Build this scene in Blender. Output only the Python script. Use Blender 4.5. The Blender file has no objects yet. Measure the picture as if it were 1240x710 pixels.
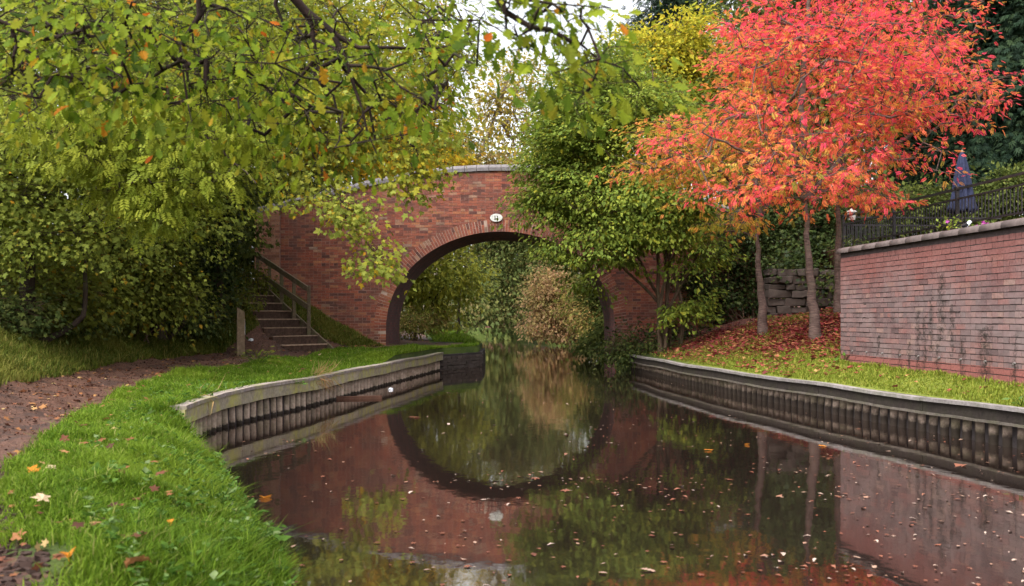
import bpy, math, random
import numpy as np
from mathutils import Vector

rng = np.random.default_rng(11)
random.seed(5)
R = math.radians
F, CAM_H, HZ = 1150.0, 1.35, 385.0           # pixel focal length, camera height over the water, horizon row

scene = bpy.context.scene
COL = scene.collection


def pix(px, py, Y):
    return np.array(((px - 620) * Y / F, Y, CAM_H - (py - HZ) * Y / F))


# ------------------------------------------------------------------ helpers
def link(name, data, parent=None, mat=None):
    o = bpy.data.objects.new(name, data)
    COL.objects.link(o)
    if parent is not None:
        o.parent = parent
    if mat is not None and data is not None:
        for m in (mat if isinstance(mat, (list, tuple)) else [mat]):
            data.materials.append(m)
    return o


def tag(o, label=None, cat=None, group=None, kind=None):
    if label: o['label'] = label
    if cat: o['category'] = cat
    if group: o['group'] = group
    if kind: o['kind'] = kind
    return o


def root(name, loc, label, cat, group=None, rz=0.0):
    o = bpy.data.objects.new(name, None)
    COL.objects.link(o)
    o.location = [float(v) for v in loc]
    o.rotation_euler = (0, 0, rz)
    o.empty_display_size = .2
    return tag(o, label, cat, group)


def mesh_np(name, V, faces, attrs=None, smooth=False, uv=None, midx=None):
    """mesh from numpy: V (n,3); faces: list of (m,k) int arrays; attrs: name -> per-vertex float array or (n,3)."""
    me = bpy.data.meshes.new(name)
    V = np.asarray(V, np.float32)
    me.vertices.add(len(V))
    me.vertices.foreach_set('co', V.ravel())
    faces = [np.asarray(f, np.int32) for f in faces if len(f)]
    idx = np.concatenate([f.ravel() for f in faces])
    tot = np.concatenate([np.full(len(f), f.shape[1], np.int32) for f in faces])
    start = np.concatenate([[0], np.cumsum(tot)[:-1]]).astype(np.int32)
    me.loops.add(len(idx))
    me.loops.foreach_set('vertex_index', idx)
    me.polygons.add(len(tot))
    me.polygons.foreach_set('loop_start', start)
    me.polygons.foreach_set('use_smooth', np.full(len(tot), bool(smooth)))
    if midx is not None:
        me.polygons.foreach_set('material_index', np.asarray(midx, np.int32))
    me.update(calc_edges=True)
    for k, a in (attrs or {}).items():
        a = np.asarray(a, np.float32)
        if a.ndim == 1:
            at = me.attributes.new(k, 'FLOAT', 'POINT'); at.data.foreach_set('value', a)
        else:
            at = me.attributes.new(k, 'FLOAT_VECTOR', 'POINT'); at.data.foreach_set('vector', a.ravel())
    if uv is not None:
        l = me.uv_layers.new(name='UVMap')
        l.data.foreach_set('uv', np.asarray(uv, np.float32)[idx].ravel())
    return me


class MB:
    """collects small hand-made shapes into one mesh"""
    def __init__(s):
        s.v, s.f, s.r, s.sm = [], [], [], []

    def add(s, verts, faces, rnd=None, smooth=False):
        n = len(s.v)
        r = random.random() if rnd is None else rnd
        s.v += [tuple(float(c) for c in p) for p in verts]
        s.r += [r] * len(verts)
        s.f += [tuple(i + n for i in f) for f in faces]
        s.sm += [smooth] * len(faces)

    def box(s, c, size, rz=0.0, rx=0.0, ry=0.0, jit=0.0, rnd=None, taper=1.0):
        hx, hy, hz = size[0] / 2, size[1] / 2, size[2] / 2
        P = []
        for z in (-hz, hz):
            k = taper if z > 0 else 1.0
            for x, y in ((-hx, -hy), (hx, -hy), (hx, hy), (-hx, hy)):
                P.append(Vector((x * k, y * k, z)))
        from mathutils import Euler
        M = Euler((rx, ry, rz)).to_matrix()
        P = [M @ p + Vector(c) + Vector([random.uniform(-jit, jit) for _ in range(3)]) for p in P]
        s.add(P, [(3, 2, 1, 0), (4, 5, 6, 7), (0, 1, 5, 4), (1, 2, 6, 5), (2, 3, 7, 6), (3, 0, 4, 7)], rnd)

    def beam(s, a, b, w, h, up=(0, 0, 1), rnd=None):
        """rectangular bar from a to b, w across, h along up"""
        a, b = Vector(a), Vector(b)
        d = (b - a).normalized()
        side = d.cross(Vector(up)).normalized()
        u = side.cross(d).normalized()
        P = []
        for p in (a, b):
            for sx, su in ((-1, -1), (1, -1), (1, 1), (-1, 1)):
                P.append(p + side * (sx * w / 2) + u * (su * h / 2))
        s.add(P, [(3, 2, 1, 0), (4, 5, 6, 7), (0, 1, 5, 4), (1, 2, 6, 5), (2, 3, 7, 6), (3, 0, 4, 7)], rnd)

    def tube(s, pts, rad, n=8, rnd=None, cap=True):
        pts = [Vector(p) for p in pts]
        rad = rad if isinstance(rad, (list, tuple)) else [rad] * len(pts)
        V, Fc = [], []
        for i, p in enumerate(pts):
            d = (pts[min(i + 1, len(pts) - 1)] - pts[max(i - 1, 0)]).normalized()
            ref = Vector((0, 0, 1)) if abs(d.z) < .9 else Vector((1, 0, 0))
            a = d.cross(ref).normalized(); b = d.cross(a)
            for k in range(n):
                t = 2 * math.pi * k / n
                V.append(p + (a * math.cos(t) + b * math.sin(t)) * rad[i])
        for i in range(len(pts) - 1):
            for k in range(n):
                Fc.append((i * n + k, i * n + (k + 1) % n, (i + 1) * n + (k + 1) % n, (i + 1) * n + k))
        if cap:
            Fc.append(tuple(range(n)))
            Fc.append(tuple((len(pts) - 1) * n + k for k in range(n))[::-1])
        s.add(V, Fc, rnd, True)

    def sweep(s, path, prof, rnd=None, closed_prof=True, smooth=False, cap=True):
        """profile points (out, up) swept along a plan path [(x,y,z)], out = to the right of travel"""
        V, Fc = [], []
        n = len(prof)
        for i, p in enumerate(path):
            a, b = path[max(i - 1, 0)], path[min(i + 1, len(path) - 1)]
            d = Vector((b[0] - a[0], b[1] - a[1], 0)).normalized()
            o = Vector((d.y, -d.x, 0))
            for (u, w) in prof:
                V.append((p[0] + o.x * u, p[1] + o.y * u, p[2] + w))
        m = n if closed_prof else n - 1
        for i in range(len(path) - 1):
            for k in range(m):
                Fc.append((i * n + k, i * n + (k + 1) % n, (i + 1) * n + (k + 1) % n, (i + 1) * n + k))
        if cap and closed_prof:
            Fc.append(tuple(range(n))[::-1]); Fc.append(tuple((len(path) - 1) * n + k for k in range(n)))
        s.add(V, Fc, rnd, smooth)

    def build(s, name, mat, parent=None, bevel=0.0):
        me = bpy.data.meshes.new(name)
        me.from_pydata(s.v, [], s.f)
        me.polygons.foreach_set('use_smooth', s.sm)
        at = me.attributes.new('rnd', 'FLOAT', 'POINT'); at.data.foreach_set('value', s.r)
        me.update()
        o = link(name, me, parent, mat)
        if bevel:
            b = o.modifiers.new('bevel', 'BEVEL'); b.width = bevel; b.segments = 2; b.limit_method = 'ANGLE'
        return o


# ------------------------------------------------------------------ materials
class NT:
    def __init__(s, name):
        s.m = bpy.data.materials.new(name); s.m.use_nodes = True
        s.t = s.m.node_tree; s.t.nodes.clear()
        s.out = s.n('ShaderNodeOutputMaterial')

    def n(s, typ, **kw):
        nd = s.t.nodes.new(typ)
        for k, v in kw.items():
            if k in nd.inputs: pass
            setattr(nd, k, v)
        return nd

    def l(s, a, b): s.t.links.new(a, b)

    def attr(s, name, out='Fac'):
        a = s.n('ShaderNodeAttribute'); a.attribute_name = name
        return a.outputs[out]

    def coord(s, out='Object'):
        return s.n('ShaderNodeTexCoord').outputs[out]

    def noise(s, vec, scale, detail=4, rough=.55, dist=0.0, out='Fac'):
        a = s.n('ShaderNodeTexNoise')
        a.inputs['Scale'].default_value = scale; a.inputs['Detail'].default_value = detail
        a.inputs['Roughness'].default_value = rough; a.inputs['Distortion'].default_value = dist
        if vec is not None: s.l(vec, a.inputs['Vector'])
        return a.outputs[out]

    def mapping(s, vec, scale=(1, 1, 1), loc=(0, 0, 0), rot=(0, 0, 0)):
        a = s.n('ShaderNodeMapping'); a.inputs['Scale'].default_value = scale
        a.inputs['Location'].default_value = loc; a.inputs['Rotation'].default_value = rot
        s.l(vec, a.inputs['Vector']); return a.outputs[0]

    def ramp(s, fac, stops, interp='LINEAR'):
        a = s.n('ShaderNodeValToRGB'); e = a.color_ramp.elements; a.color_ramp.interpolation = interp
        while len(e) < len(stops): e.new(.5)
        for i, (p, c) in enumerate(stops):
            e[i].position = p
            c = (c, c, c) if isinstance(c, (int, float)) else c
            e[i].color = (*c, 1)
        s.l(fac, a.inputs[0]); return a.outputs[0]

    def math(s, op, a, b=None, clamp=False):
        m = s.n('ShaderNodeMath'); m.operation = op; m.use_clamp = clamp
        for i, v in enumerate((a, b)):
            if v is None: continue
            if isinstance(v, (int, float)): m.inputs[i].default_value = v
            else: s.l(v, m.inputs[i])
        return m.outputs[0]

    def mix(s, fac, a, b, blend='MIX'):
        m = s.n('ShaderNodeMix'); m.data_type = 'RGBA'; m.blend_type = blend
        for sock, v in ((m.inputs[0], fac), (m.inputs[6], a), (m.inputs[7], b)):
            if isinstance(v, (int, float)): sock.default_value = v
            elif isinstance(v, (tuple, list)): sock.default_value = (*v, 1)
            else: s.l(v, sock)
        return m.outputs[2]

    def bump(s, h, strength=.3, dist=.02, normal=None):
        b = s.n('ShaderNodeBump'); b.inputs['Strength'].default_value = strength; b.inputs['Distance'].default_value = dist
        s.l(h, b.inputs['Height'])
        if normal is not None: s.l(normal, b.inputs['Normal'])
        return b.outputs[0]

    def bsdf(s, col, rough=.8, spec=.3, normal=None, metal=0.0, ior=None):
        p = s.n('ShaderNodeBsdfPrincipled')
        for k, v in (('Base Color', col), ('Roughness', rough), ('Specular IOR Level', spec), ('Metallic', metal)):
            if isinstance(v, (int, float)): p.inputs[k].default_value = v
            elif isinstance(v, (tuple, list)): p.inputs[k].default_value = (*v, 1)
            else: s.l(v, p.inputs[k])
        if ior: p.inputs['IOR'].default_value = ior
        if normal is not None: s.l(normal, p.inputs['Normal'])
        return p.outputs[0]

    def done(s, sh):
        s.l(sh, s.out.inputs['Surface']); return s.m


def leaf_mat(name, stops, clump_mix=None, trans=.4, rough=.6, spec=.1, cw=0.0):
    """stops: colour ramp over the per-leaf number; clump_mix: (colour, amount) blended in by clump"""
    t = NT(name)
    f0 = t.attr('rnd')
    if cw: f0 = t.math('ADD', t.math('MULTIPLY', f0, 1 - cw), t.math('MULTIPLY', t.attr('clump'), cw))
    c = t.ramp(f0, stops)
    if clump_mix:
        f = t.ramp(t.attr('clump'), clump_mix[1])
        c = t.mix(f, c, clump_mix[0])
    nz = t.noise(t.coord(), 38, 2)
    c = t.mix(.35, c, t.ramp(nz, [(.3, .55), (.7, 1.25)]), 'MULTIPLY')
    p = t.bsdf(c, rough, spec)
    tr = t.n('ShaderNodeBsdfTranslucent'); t.l(c, tr.inputs['Color'])
    m = t.n('ShaderNodeMixShader'); m.inputs[0].default_value = trans
    t.l(p, m.inputs[1]); t.l(tr.outputs[0], m.inputs[2])
    return t.done(m.outputs[0])


def bark_mat(name, dark, light, scale=9, ring=False):
    t = NT(name)
    v = t.mapping(t.coord(), (1, 1, 5) if ring else (1, 1, .22))
    n = t.noise(v, scale, 6, .65)
    c = t.mix(t.ramp(n, [(.32, 0.), (.66, 1.)]), dark, light)
    n2 = t.noise(t.coord(), 2.2, 3)
    c = t.mix(t.ramp(n2, [(.5, 0.), (.75, .5)]), c, (.07, .085, .035))
    return t.done(t.bsdf(c, .9, .15, t.bump(n, .7, .02)))


def wood_mat(name, a, b, moss=None, mossamt=.4, slime=0.):
    t = NT(name)
    v = t.mapping(t.coord(), (2.2, 2.2, 2.2))
    n = t.noise(v, 5, 6, .7)
    n2 = t.noise(t.coord(), 26, 3)
    c = t.mix(t.ramp(n, [(.3, 0.), (.7, 1.)]), a, b)
    c = t.mix(.5, c, t.ramp(t.attr('rnd'), [(0, .55), (1, 1.25)]), 'MULTIPLY')
    c = t.mix(.4, c, t.ramp(n2, [(.3, .5), (.7, 1.3)]), 'MULTIPLY')
    if moss:
        n3 = t.noise(t.coord(), 3.1, 4, .7)
        c = t.mix(t.ramp(n3, [(.45, 0.), (.62, mossamt)]), c, moss)
    if slime:
        sx = t.n('ShaderNodeSeparateXYZ'); t.l(t.coord(), sx.inputs[0])
        zz = t.math('ADD', sx.outputs[2], t.math('MULTIPLY', t.math('SUBTRACT', n, .5), .10))
        c = t.mix(t.ramp(zz, [(slime * .6, .93), (slime, 0.)]), c, (.012, .008, .006))
    return t.done(t.bsdf(c, .85, .2, t.bump(n2, .4, .01)))


def brick_mat(name, stops, grime, grime_stops, stains=None, vtop=None, foot=None):
    t = NT(name)
    w = t.attr('wuv', 'Vector')
    c = t.ramp(t.attr('rnd'), stops)
    fine = t.noise(w, 30, 5, .7)
    c = t.mix(.75, c, t.ramp(fine, [(.28, .45), (.72, 1.45)]), 'MULTIPLY')
    big = t.noise(w, 1.1, 5, .65)
    c = t.mix(t.ramp(big, grime_stops), c, grime)
    mid = t.noise(w, 5.5, 5, .7)
    c = t.mix(t.ramp(mid, [(.54, 0.), (.68, .55)]), c, tuple(g * .42 for g in grime))
    sx = t.n('ShaderNodeSeparateXYZ'); t.l(w, sx.inputs[0])
    if vtop:                       # a band of cleaner, redder courses under the coping
        f = t.math('ADD', sx.outputs[1], t.math('MULTIPLY', t.math('SUBTRACT', mid, .5), .8))
        c = t.mix(t.ramp(t.math('MULTIPLY', f, .5), [(vtop[0] / 2, 0.), (vtop[1] / 2, vtop[3])]), c, t.mix(.75, vtop[2], t.ramp(fine, [(.28, .45), (.72, 1.45)]), 'MULTIPLY'))
    if foot:
        c = t.mix(t.math('LESS_THAN', sx.outputs[1], foot[0]), c, t.mix(.6, foot[1], t.ramp(fine, [(.25, .4), (.75, 1.5)]), 'MULTIPLY'))
    if stains:                     # damp streaks below the weep holes
        warp = t.math('MULTIPLY', t.math('SUBTRACT', t.noise(w, 7, 5, .75), .5), .30)
        acc = None
        for (cu, hw, v0, v1) in stains:
            d = t.math('ABSOLUTE', t.math('SUBTRACT', t.math('ADD', sx.outputs[0], warp), cu))
            d = t.math('SUBTRACT', 1.0, t.math('DIVIDE', d, hw), True)
            d = t.math('MULTIPLY', t.math('POWER', d, .5), t.math('LESS_THAN', t.math('ADD', sx.outputs[1], t.math('MULTIPLY', warp, 2)), v1))
            d = t.math('MULTIPLY', d, t.math('GREATER_THAN', t.math('ADD', sx.outputs[1], warp), v0))
            acc = d if acc is None else t.math('MAXIMUM', acc, d)
        acc = t.math('MULTIPLY', acc, t.ramp(t.noise(w, 16, 4, .8), [(.40, .0), (.58, .92)]))
        c = t.mix(acc, c, (.018, .017, .013))
    return t.done(t.bsdf(c, .88, .2, t.bump(fine, .25, .006)))


M = {}
M['oak'] = leaf_mat('oak_leaf', [(0, (.045, .085, .009)), (.4, (.14, .215, .016)), (.8, (.30, .37, .025)), (.955, (.30, .25, .02)), (.975, (.50, .20, .015)), (1, (.5, .09, .012))], ((.26, .27, .02), [(.45, 0.), (1, .7)]), trans=.5)
M['sycamore'] = leaf_mat('sycamore_leaf', [(0, (.12, .155, .028)), (.5, (.24, .29, .05)), (.93, (.38, .41, .07)), (.985, (.26, .2, .02)), (1, (.5, .25, .02))], ((.15, .18, .02), [(.5, 0.), (1, .55)]))
M['ash'] = leaf_mat('ash_leaf', [(0, (.12, .16, .016)), (.5, (.22, .27, .026)), (1, (.34, .36, .04))], ((.27, .29, .03), [(.4, 0.), (1, .6)]), trans=.45)
M['maple'] = leaf_mat('field_maple_leaf', [(0, (.17, .21, .035)), (.45, (.30, .35, .06)), (.85, (.42, .44, .08)), (.95, (.42, .33, .03)), (1, (.6, .28, .02))], ((.42, .36, .02), [(.45, 0.), (1, .75)]), trans=.5)
M['yellowmaple'] = leaf_mat('yellow_maple_leaf', [(0, (.26, .25, .02)), (.5, (.46, .36, .02)), (1, (.62, .33, .02))], ((.6, .28, .02), [(.5, 0.), (1, .6)]), trans=.5)
M['hazel'] = leaf_mat('hazel_leaf', [(0, (.11, .13, .024)), (.6, (.19, .215, .036)), (.93, (.17, .18, .022)), (1, (.4, .22, .02))], ((.16, .16, .02), [(.5, 0.), (1, .5)]))
M['bramble'] = leaf_mat('bramble_leaf', [(0, (.05, .075, .024)), (.7, (.11, .15, .04)), (1, (.18, .21, .05))], ((.19, .17, .05), [(.6, 0.), (1, .5)]), trans=.3)
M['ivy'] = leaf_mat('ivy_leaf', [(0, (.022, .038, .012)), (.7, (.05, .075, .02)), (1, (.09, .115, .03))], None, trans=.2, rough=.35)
M['hornbeam'] = leaf_mat('hornbeam_leaf', [(0, (.11, .17, .03)), (.5, (.21, .29, .05)), (.9, (.35, .41, .065)), (1, (.36, .32, .03))], ((.20, .22, .02), [(.5, 0.), (1, .6)]))
M['rowan'] = leaf_mat('rowan_leaf', [(.10, (.24, .27, .04)), (.20, (.60, .42, .08)), (.31, (.80, .32, .07)), (.43, (.83, .18, .09)), (.56, (.85, .095, .125)), (.85, (.90, .08, .18))], None, trans=.5, cw=.6)
M['rowan_orange'] = leaf_mat('rowan_orange_leaf', [(.15, (.20, .25, .03)), (.34, (.46, .38, .05)), (.5, (.74, .38, .07)), (.66, (.78, .24, .09)), (.8, (.80, .12, .11)), (.95, (.86, .10, .14))], None, trans=.5, cw=.55)
M['willow'] = leaf_mat('willow_leaf', [(0, (.16, .19, .03)), (.6, (.30, .33, .05)), (1, (.46, .42, .06))], ((.44, .43, .06), [(.4, 0.), (1, .7)]))
M['yellowgreen'] = leaf_mat('yellow_green_leaf', [(0, (.22, .25, .025)), (.5, (.42, .41, .04)), (.9, (.60, .50, .05)), (1, (.68, .42, .04))], ((.64, .54, .05), [(.4, 0.), (1, .7)]), trans=.45)
M['birch'] = leaf_mat('birch_leaf', [(0, (.22, .23, .05)), (.5, (.42, .36, .06)), (1, (.60, .38, .05))], None, trans=.5)
M['farwood'] = leaf_mat('far_wood_leaf', [(0, (.08, .11, .035)), (.6, (.15, .19, .055)), (1, (.27, .27, .08))], ((.34, .23, .10), [(.6, 0.), (1, .6)]))
M['rustbush'] = leaf_mat('rust_bush_leaf', [(0, (.32, .19, .10)), (.5, (.48, .29, .16)), (.85, (.40, .33, .12)), (1, (.52, .22, .11))], ((.33, .32, .10), [(.5, 0.), (1, .7)]))
M['olivebush'] = leaf_mat('olive_bush_leaf', [(0, (.15, .17, .04)), (.6, (.27, .28, .065)), (1, (.44, .32, .10))], ((.48, .27, .11), [(.6, 0.), (1, .7)]))
M['conifer'] = leaf_mat('conifer_spray', [(0, (.010, .022, .014)), (.7, (.022, .045, .022)), (1, (.05, .08, .035))], None, trans=.12, rough=.6)
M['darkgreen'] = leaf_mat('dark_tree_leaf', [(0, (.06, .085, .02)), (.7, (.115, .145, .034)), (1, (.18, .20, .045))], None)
M['litter'] = leaf_mat('dead_leaf', [(0, (.07, .032, .022)), (.35, (.17, .065, .038)), (.6, (.27, .11, .05)), (.85, (.36, .18, .07)), (1, (.40, .31, .14))], None, trans=.2, rough=.6)
M['mudcrumb'] = leaf_mat('trodden_crumb', [(0, (.03, .016, .012)), (.6, (.09, .042, .03)), (1, (.20, .10, .065))], None, trans=.05)
M['redlitter'] = leaf_mat('red_dead_leaf', [(0, (.13, .03, .03)), (.5, (.30, .05, .055)), (.85, (.42, .13, .08)), (1, (.42, .28, .10))], None, trans=.2, rough=.6)
M['float'] = leaf_mat('floating_dead_leaf', [(0, (.10, .035, .022)), (.4, (.24, .085, .05)), (.75, (.32, .19, .13)), (1, (.46, .35, .29))], None, trans=.0, rough=.4)
M['orangeleaf'] = leaf_mat('orange_dead_leaf', [(0, (.62, .19, .02)), (1, (.66, .26, .04))], None, trans=.3)
M['paleleaf'] = leaf_mat('pale_dead_leaf', [(0, (.5, .36, .2)), (1, (.62, .46, .3))], None, trans=.3)
M['weed'] = leaf_mat('weed_leaf', [(0, (.05, .11, .015)), (.7, (.10, .19, .028)), (1, (.20, .26, .11))], None, trans=.35)
M['grass'] = leaf_mat('grass_blade', [(0, (.06, .12, .010)), (.6, (.12, .21, .014)), (.93, (.20, .29, .03)), (1, (.36, .33, .12))], ((.20, .28, .025), [(.4, 0.), (1, .7)]), trans=.4)
M['rough_grass'] = leaf_mat('rough_grass_blade', [(0, (.06, .085, .014)), (.6, (.12, .15, .02)), (1, (.26, .22, .06))], ((.22, .20, .04), [(.5, 0.), (1, .6)]), trans=.35)
M['lawn_grass'] = leaf_mat('lawn_blade', [(0, (.14, .185, .022)), (.7, (.23, .275, .035)), (1, (.36, .34, .07))], None, trans=.35)
M['bark'] = bark_mat('dark_bark', (.022, .015, .012), (.07, .048, .038))
M['twig'] = bark_mat('black_twig', (.012, .008, .007), (.04, .024, .02))
M['rowanbark'] = bark_mat('rowan_bark', (.06, .038, .034), (.18, .125, .105), 7, True)
M['brownstem'] = bark_mat('brown_stem', (.07, .045, .03), (.18, .12, .08))
M['birchbark'] = bark_mat('pale_bark', (.10, .08, .065), (.3, .24, .19))
M['plank_pale'] = wood_mat('lichened_plank', (.30, .25, .18), (.52, .45, .33), (.44, .41, .10), .75)
M['plank_top'] = wood_mat('bleached_plank_top', (.20, .16, .145), (.44, .37, .34), (.26, .25, .09), .6)
M['pile_brown'] = wood_mat('brown_pile', (.34, .24, .18), (.62, .48, .38), (.11, .11, .04), .4, .055)
M['pile_dark'] = wood_mat('dark_pile', (.22, .15, .115), (.50, .38, .30), (.10, .10, .04), .5, .155)
M['rail_dark'] = wood_mat('dark_waling', (.022, .017, .015), (.055, .043, .037), (.04, .04, .022), .4)
M['rail_light'] = wood_mat('bleached_rim', (.18, .16, .155), (.38, .34, .335), (.14, .14, .09), .5)
M['rail_lip'] = wood_mat('weathered_lip', (.09, .075, .062), (.2, .17, .145), (.10, .10, .05), .4)
M['handrail'] = wood_mat('handrail_wood', (.10, .075, .05), (.24, .175, .12), (.14, .15, .06), .5)
M['step'] = wood_mat('lit_step_edge', (.20, .13, .09), (.40, .28, .20))
M['step_dark'] = wood_mat('step_riser', (.04, .024, .018), (.11, .066, .048))
M['post'] = wood_mat('post_wood', (.16, .11, .07), (.36, .25, .17), (.12, .11, .04), .4)


def simple(name, col, rough=.6, spec=.3, metal=0., nz=None):
    t = NT(name)
    c = col
    n = t.noise(t.coord(), nz or 20, 4, .65)
    c = t.mix(.5, col, t.ramp(n, [(.3, .5), (.7, 1.4)]), 'MULTIPLY')
    return t.done(t.bsdf(c, rough, spec, t.bump(n, .15, .01), metal))


M['white'] = simple('white_enamel', (.74, .74, .70), .4)
M['black'] = simple('black_paint', (.012, .012, .013), .45)
M['iron'] = simple('railing_iron', (.022, .018, .02), .5, .4)
M['plastic'] = simple('white_plastic', (.72, .74, .80), .4)
M['concrete'] = simple('pale_concrete', (.42, .39, .36), .9, .2, 0, 6)
M['shade_dark'] = simple('dark_brickwork_and_shade', (.05, .04, .04), .9)  # wharf brickwork colour; elsewhere painted shade in pile gaps and culvert opening
M['weep'] = simple('grey_pipe', (.22, .2, .19), .7)
M['coping_blue'] = simple('blue_brick_coping', (.185, .165, .172), .7, .3, 0, 9)
M['coping_brown'] = simple('brown_coping', (.12, .092, .086), .8, .25, 0, 9)
M['stone'] = simple('rough_stone', (.10, .078, .068), .95, .15, 0, 7)
M['mortar'] = simple('dark_mortar', (.31, .18, .15), .95, .1, 0, 14)
M['mortar_wall'] = simple('wall_mortar', (.075, .056, .054), .95, .1, 0, 14)
M['ring_mortar'] = simple('pale_lime_mortar', (.44, .32, .26), .95, .1, 0, 9)
M['paving'] = simple('terrace_paving', (.22, .2, .19), .9, .2, 0, 5)
M['purple'] = leaf_mat('purple_petal', [(0, (.35, .03, .25)), (1, (.5, .12, .4))], None, trans=.3)
M['mudclod'] = simple('black_mud', (.045, .024, .018), .8, .3, 0, 14)
M['soil'] = simple('dark_soil', (.10, .05, .034), .95, .1, 0, 11)

STOPS_BRIDGE = [(0, (.12, .055, .048)), (.12, (.20, .072, .054)), (.4, (.30, .09, .06)), (.75, (.37, .115, .07)), (.93, (.42, .175, .09)), (1, (.34, .22, .16))]
M['brick_bridge'] = brick_mat('red_bridge_brick', STOPS_BRIDGE, (.13, .075, .062), [(.40, 0.), (.66, .7)])
M['brick_pier'] = brick_mat('orange_pier_brick', [(0, (.24, .10, .07)), (.5, (.38, .17, .11)), (1, (.44, .24, .16))], (.26, .16, .11), [(.4, 0.), (.7, .5)])
STAINS = [(2.45, .07, -.1, .85), (2.62, .06, -.1, .75), (2.95, .07, -.1, .45), (3.04, .10, .45, 1.35), (2.8, .06, .3, 1.0), (3.53, .075, -.1, .5), (3.3, .06, .25, .9),
          (4.02, .16, -.1, .62), (1.95, .05, -.1, .28), (2.2, .04, .0, .35), (1.3, .04, .2, .5), (4.6, .05, 0., .5)]
M['brick_wall'] = brick_mat('purple_wall_brick', [(0, (.10, .058, .058)), (.3, (.155, .085, .083)), (.65, (.185, .098, .094)), (.9, (.24, .095, .083)), (1, (.27, .17, .14))],
                            (.26, .205, .20), [(.34, 0.), (.62, .65)], STAINS, vtop=(1.05, 1.55, (.22, .078, .066), .72), foot=(.165, (.26, .098, .085)))


def barrel_mat():
    t = NT('arch_barrel_brick')
    uv = t.coord('UV')
    b = t.n('ShaderNodeTexBrick')
    b.inputs['Scale'].default_value = 1.0
    b.inputs['Brick Width'].default_value = .225; b.inputs['Row Height'].default_value = .075
    b.inputs['Mortar Size'].default_value = .006
    b.inputs['Color1'].default_value = (.26, .085, .08, 1); b.inputs['Color2'].default_value = (.14, .065, .062, 1)
    b.inputs['Mortar'].default_value = (.15, .11, .10, 1)
    t.l(uv, b.inputs['Vector'])
    n = t.noise(uv, 1.6, 5, .7)
    c = t.mix(t.ramp(n, [(.4, 0.), (.7, .7)]), b.outputs['Color'], (.06, .045, .045))
    return t.done(t.bsdf(c, .9, .2, t.bump(b.outputs['Fac'], -.4, .01)))


M['barrel'] = barrel_mat()


def ground_mat():
    t = NT('towpath_and_turf')
    P = t.coord()
    path = t.attr('path'); lit = t.attr('litter'); lawn = t.attr('lawn')
    n1 = t.noise(P, 2.4, 6, .7); n2 = t.noise(P, 17, 5, .7); n3 = t.noise(P, 60, 3, .6)
    turf = t.mix(t.ramp(n1, [(.3, 0.), (.7, 1.)]), (.035, .06, .010), (.085, .115, .018))
    lawnc = t.mix(t.ramp(n2, [(.3, 0.), (.7, 1.)]), (.13, .165, .025), (.23, .255, .04))
    turf = t.mix(lawn, turf, lawnc)
    mud = t.mix(t.ramp(n2, [(.3, 0.), (.7, 1.)]), (.062, .028, .019), (.165, .078, .052))
    mud = t.mix(.55, mud, t.ramp(n3, [(.3, .45), (.7, 1.5)]), 'MULTIPLY')
    mud = t.mix(t.ramp(n1, [(.5, 0.), (.62, .75)]), mud, (.045, .026, .022))
    pf = t.math('ADD', path, t.math('MULTIPLY', t.math('SUBTRACT', n2, .5), 1.1))
    c = t.mix(t.ramp(pf, [(.42, 0.), (.58, 1.)]), turf, mud)
    lf = t.math('ADD', lit, t.math('MULTIPLY', t.math('SUBTRACT', n2, .5), 1.2))
    c = t.mix(t.ramp(lf, [(.45, 0.), (.65, 1.)]), c, t.mix(t.ramp(n3, [(.35, 0.), (.65, 1.)]), (.085, .035, .028), (.16, .06, .045)))
    h = t.math('ADD', n2, t.math('MULTIPLY', n3, .5))
    return t.done(t.bsdf(c, t.ramp(path, [(0, .95), (1, .62)]), .3, t.bump(h, .9, .04)))


M['ground'] = ground_mat()


def water_mat():
    t = NT('dark_canal_water')
    P = t.coord()
    a = t.noise(t.mapping(P, (1.3, .8, 1)), 2.6, 3, .5)
    b = t.noise(t.mapping(P, (1, .6, 1)), 13, 3, .5)
    h = t.math('ADD', a, t.math('MULTIPLY', b, .25))
    nrm = t.bump(h, .07, .02)
    body = t.bsdf((.018, .012, .010), .6, .0, nrm)
    gl = t.n('ShaderNodeBsdfGlossy'); gl.inputs['Roughness'].default_value = .035; t.l(nrm, gl.inputs['Normal'])
    gl.inputs['Color'].default_value = (.97, .93, .90, 1)
    fr = t.n('ShaderNodeFresnel'); fr.inputs['IOR'].default_value = 1.333; t.l(nrm, fr.inputs['Normal'])
    m = t.n('ShaderNodeMixShader'); t.l(t.math('POWER', fr.outputs[0], .52), m.inputs[0])
    t.l(body, m.inputs[1]); t.l(gl.outputs[0], m.inputs[2])
    return t.done(m.outputs[0])


M['water'] = water_mat()

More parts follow.
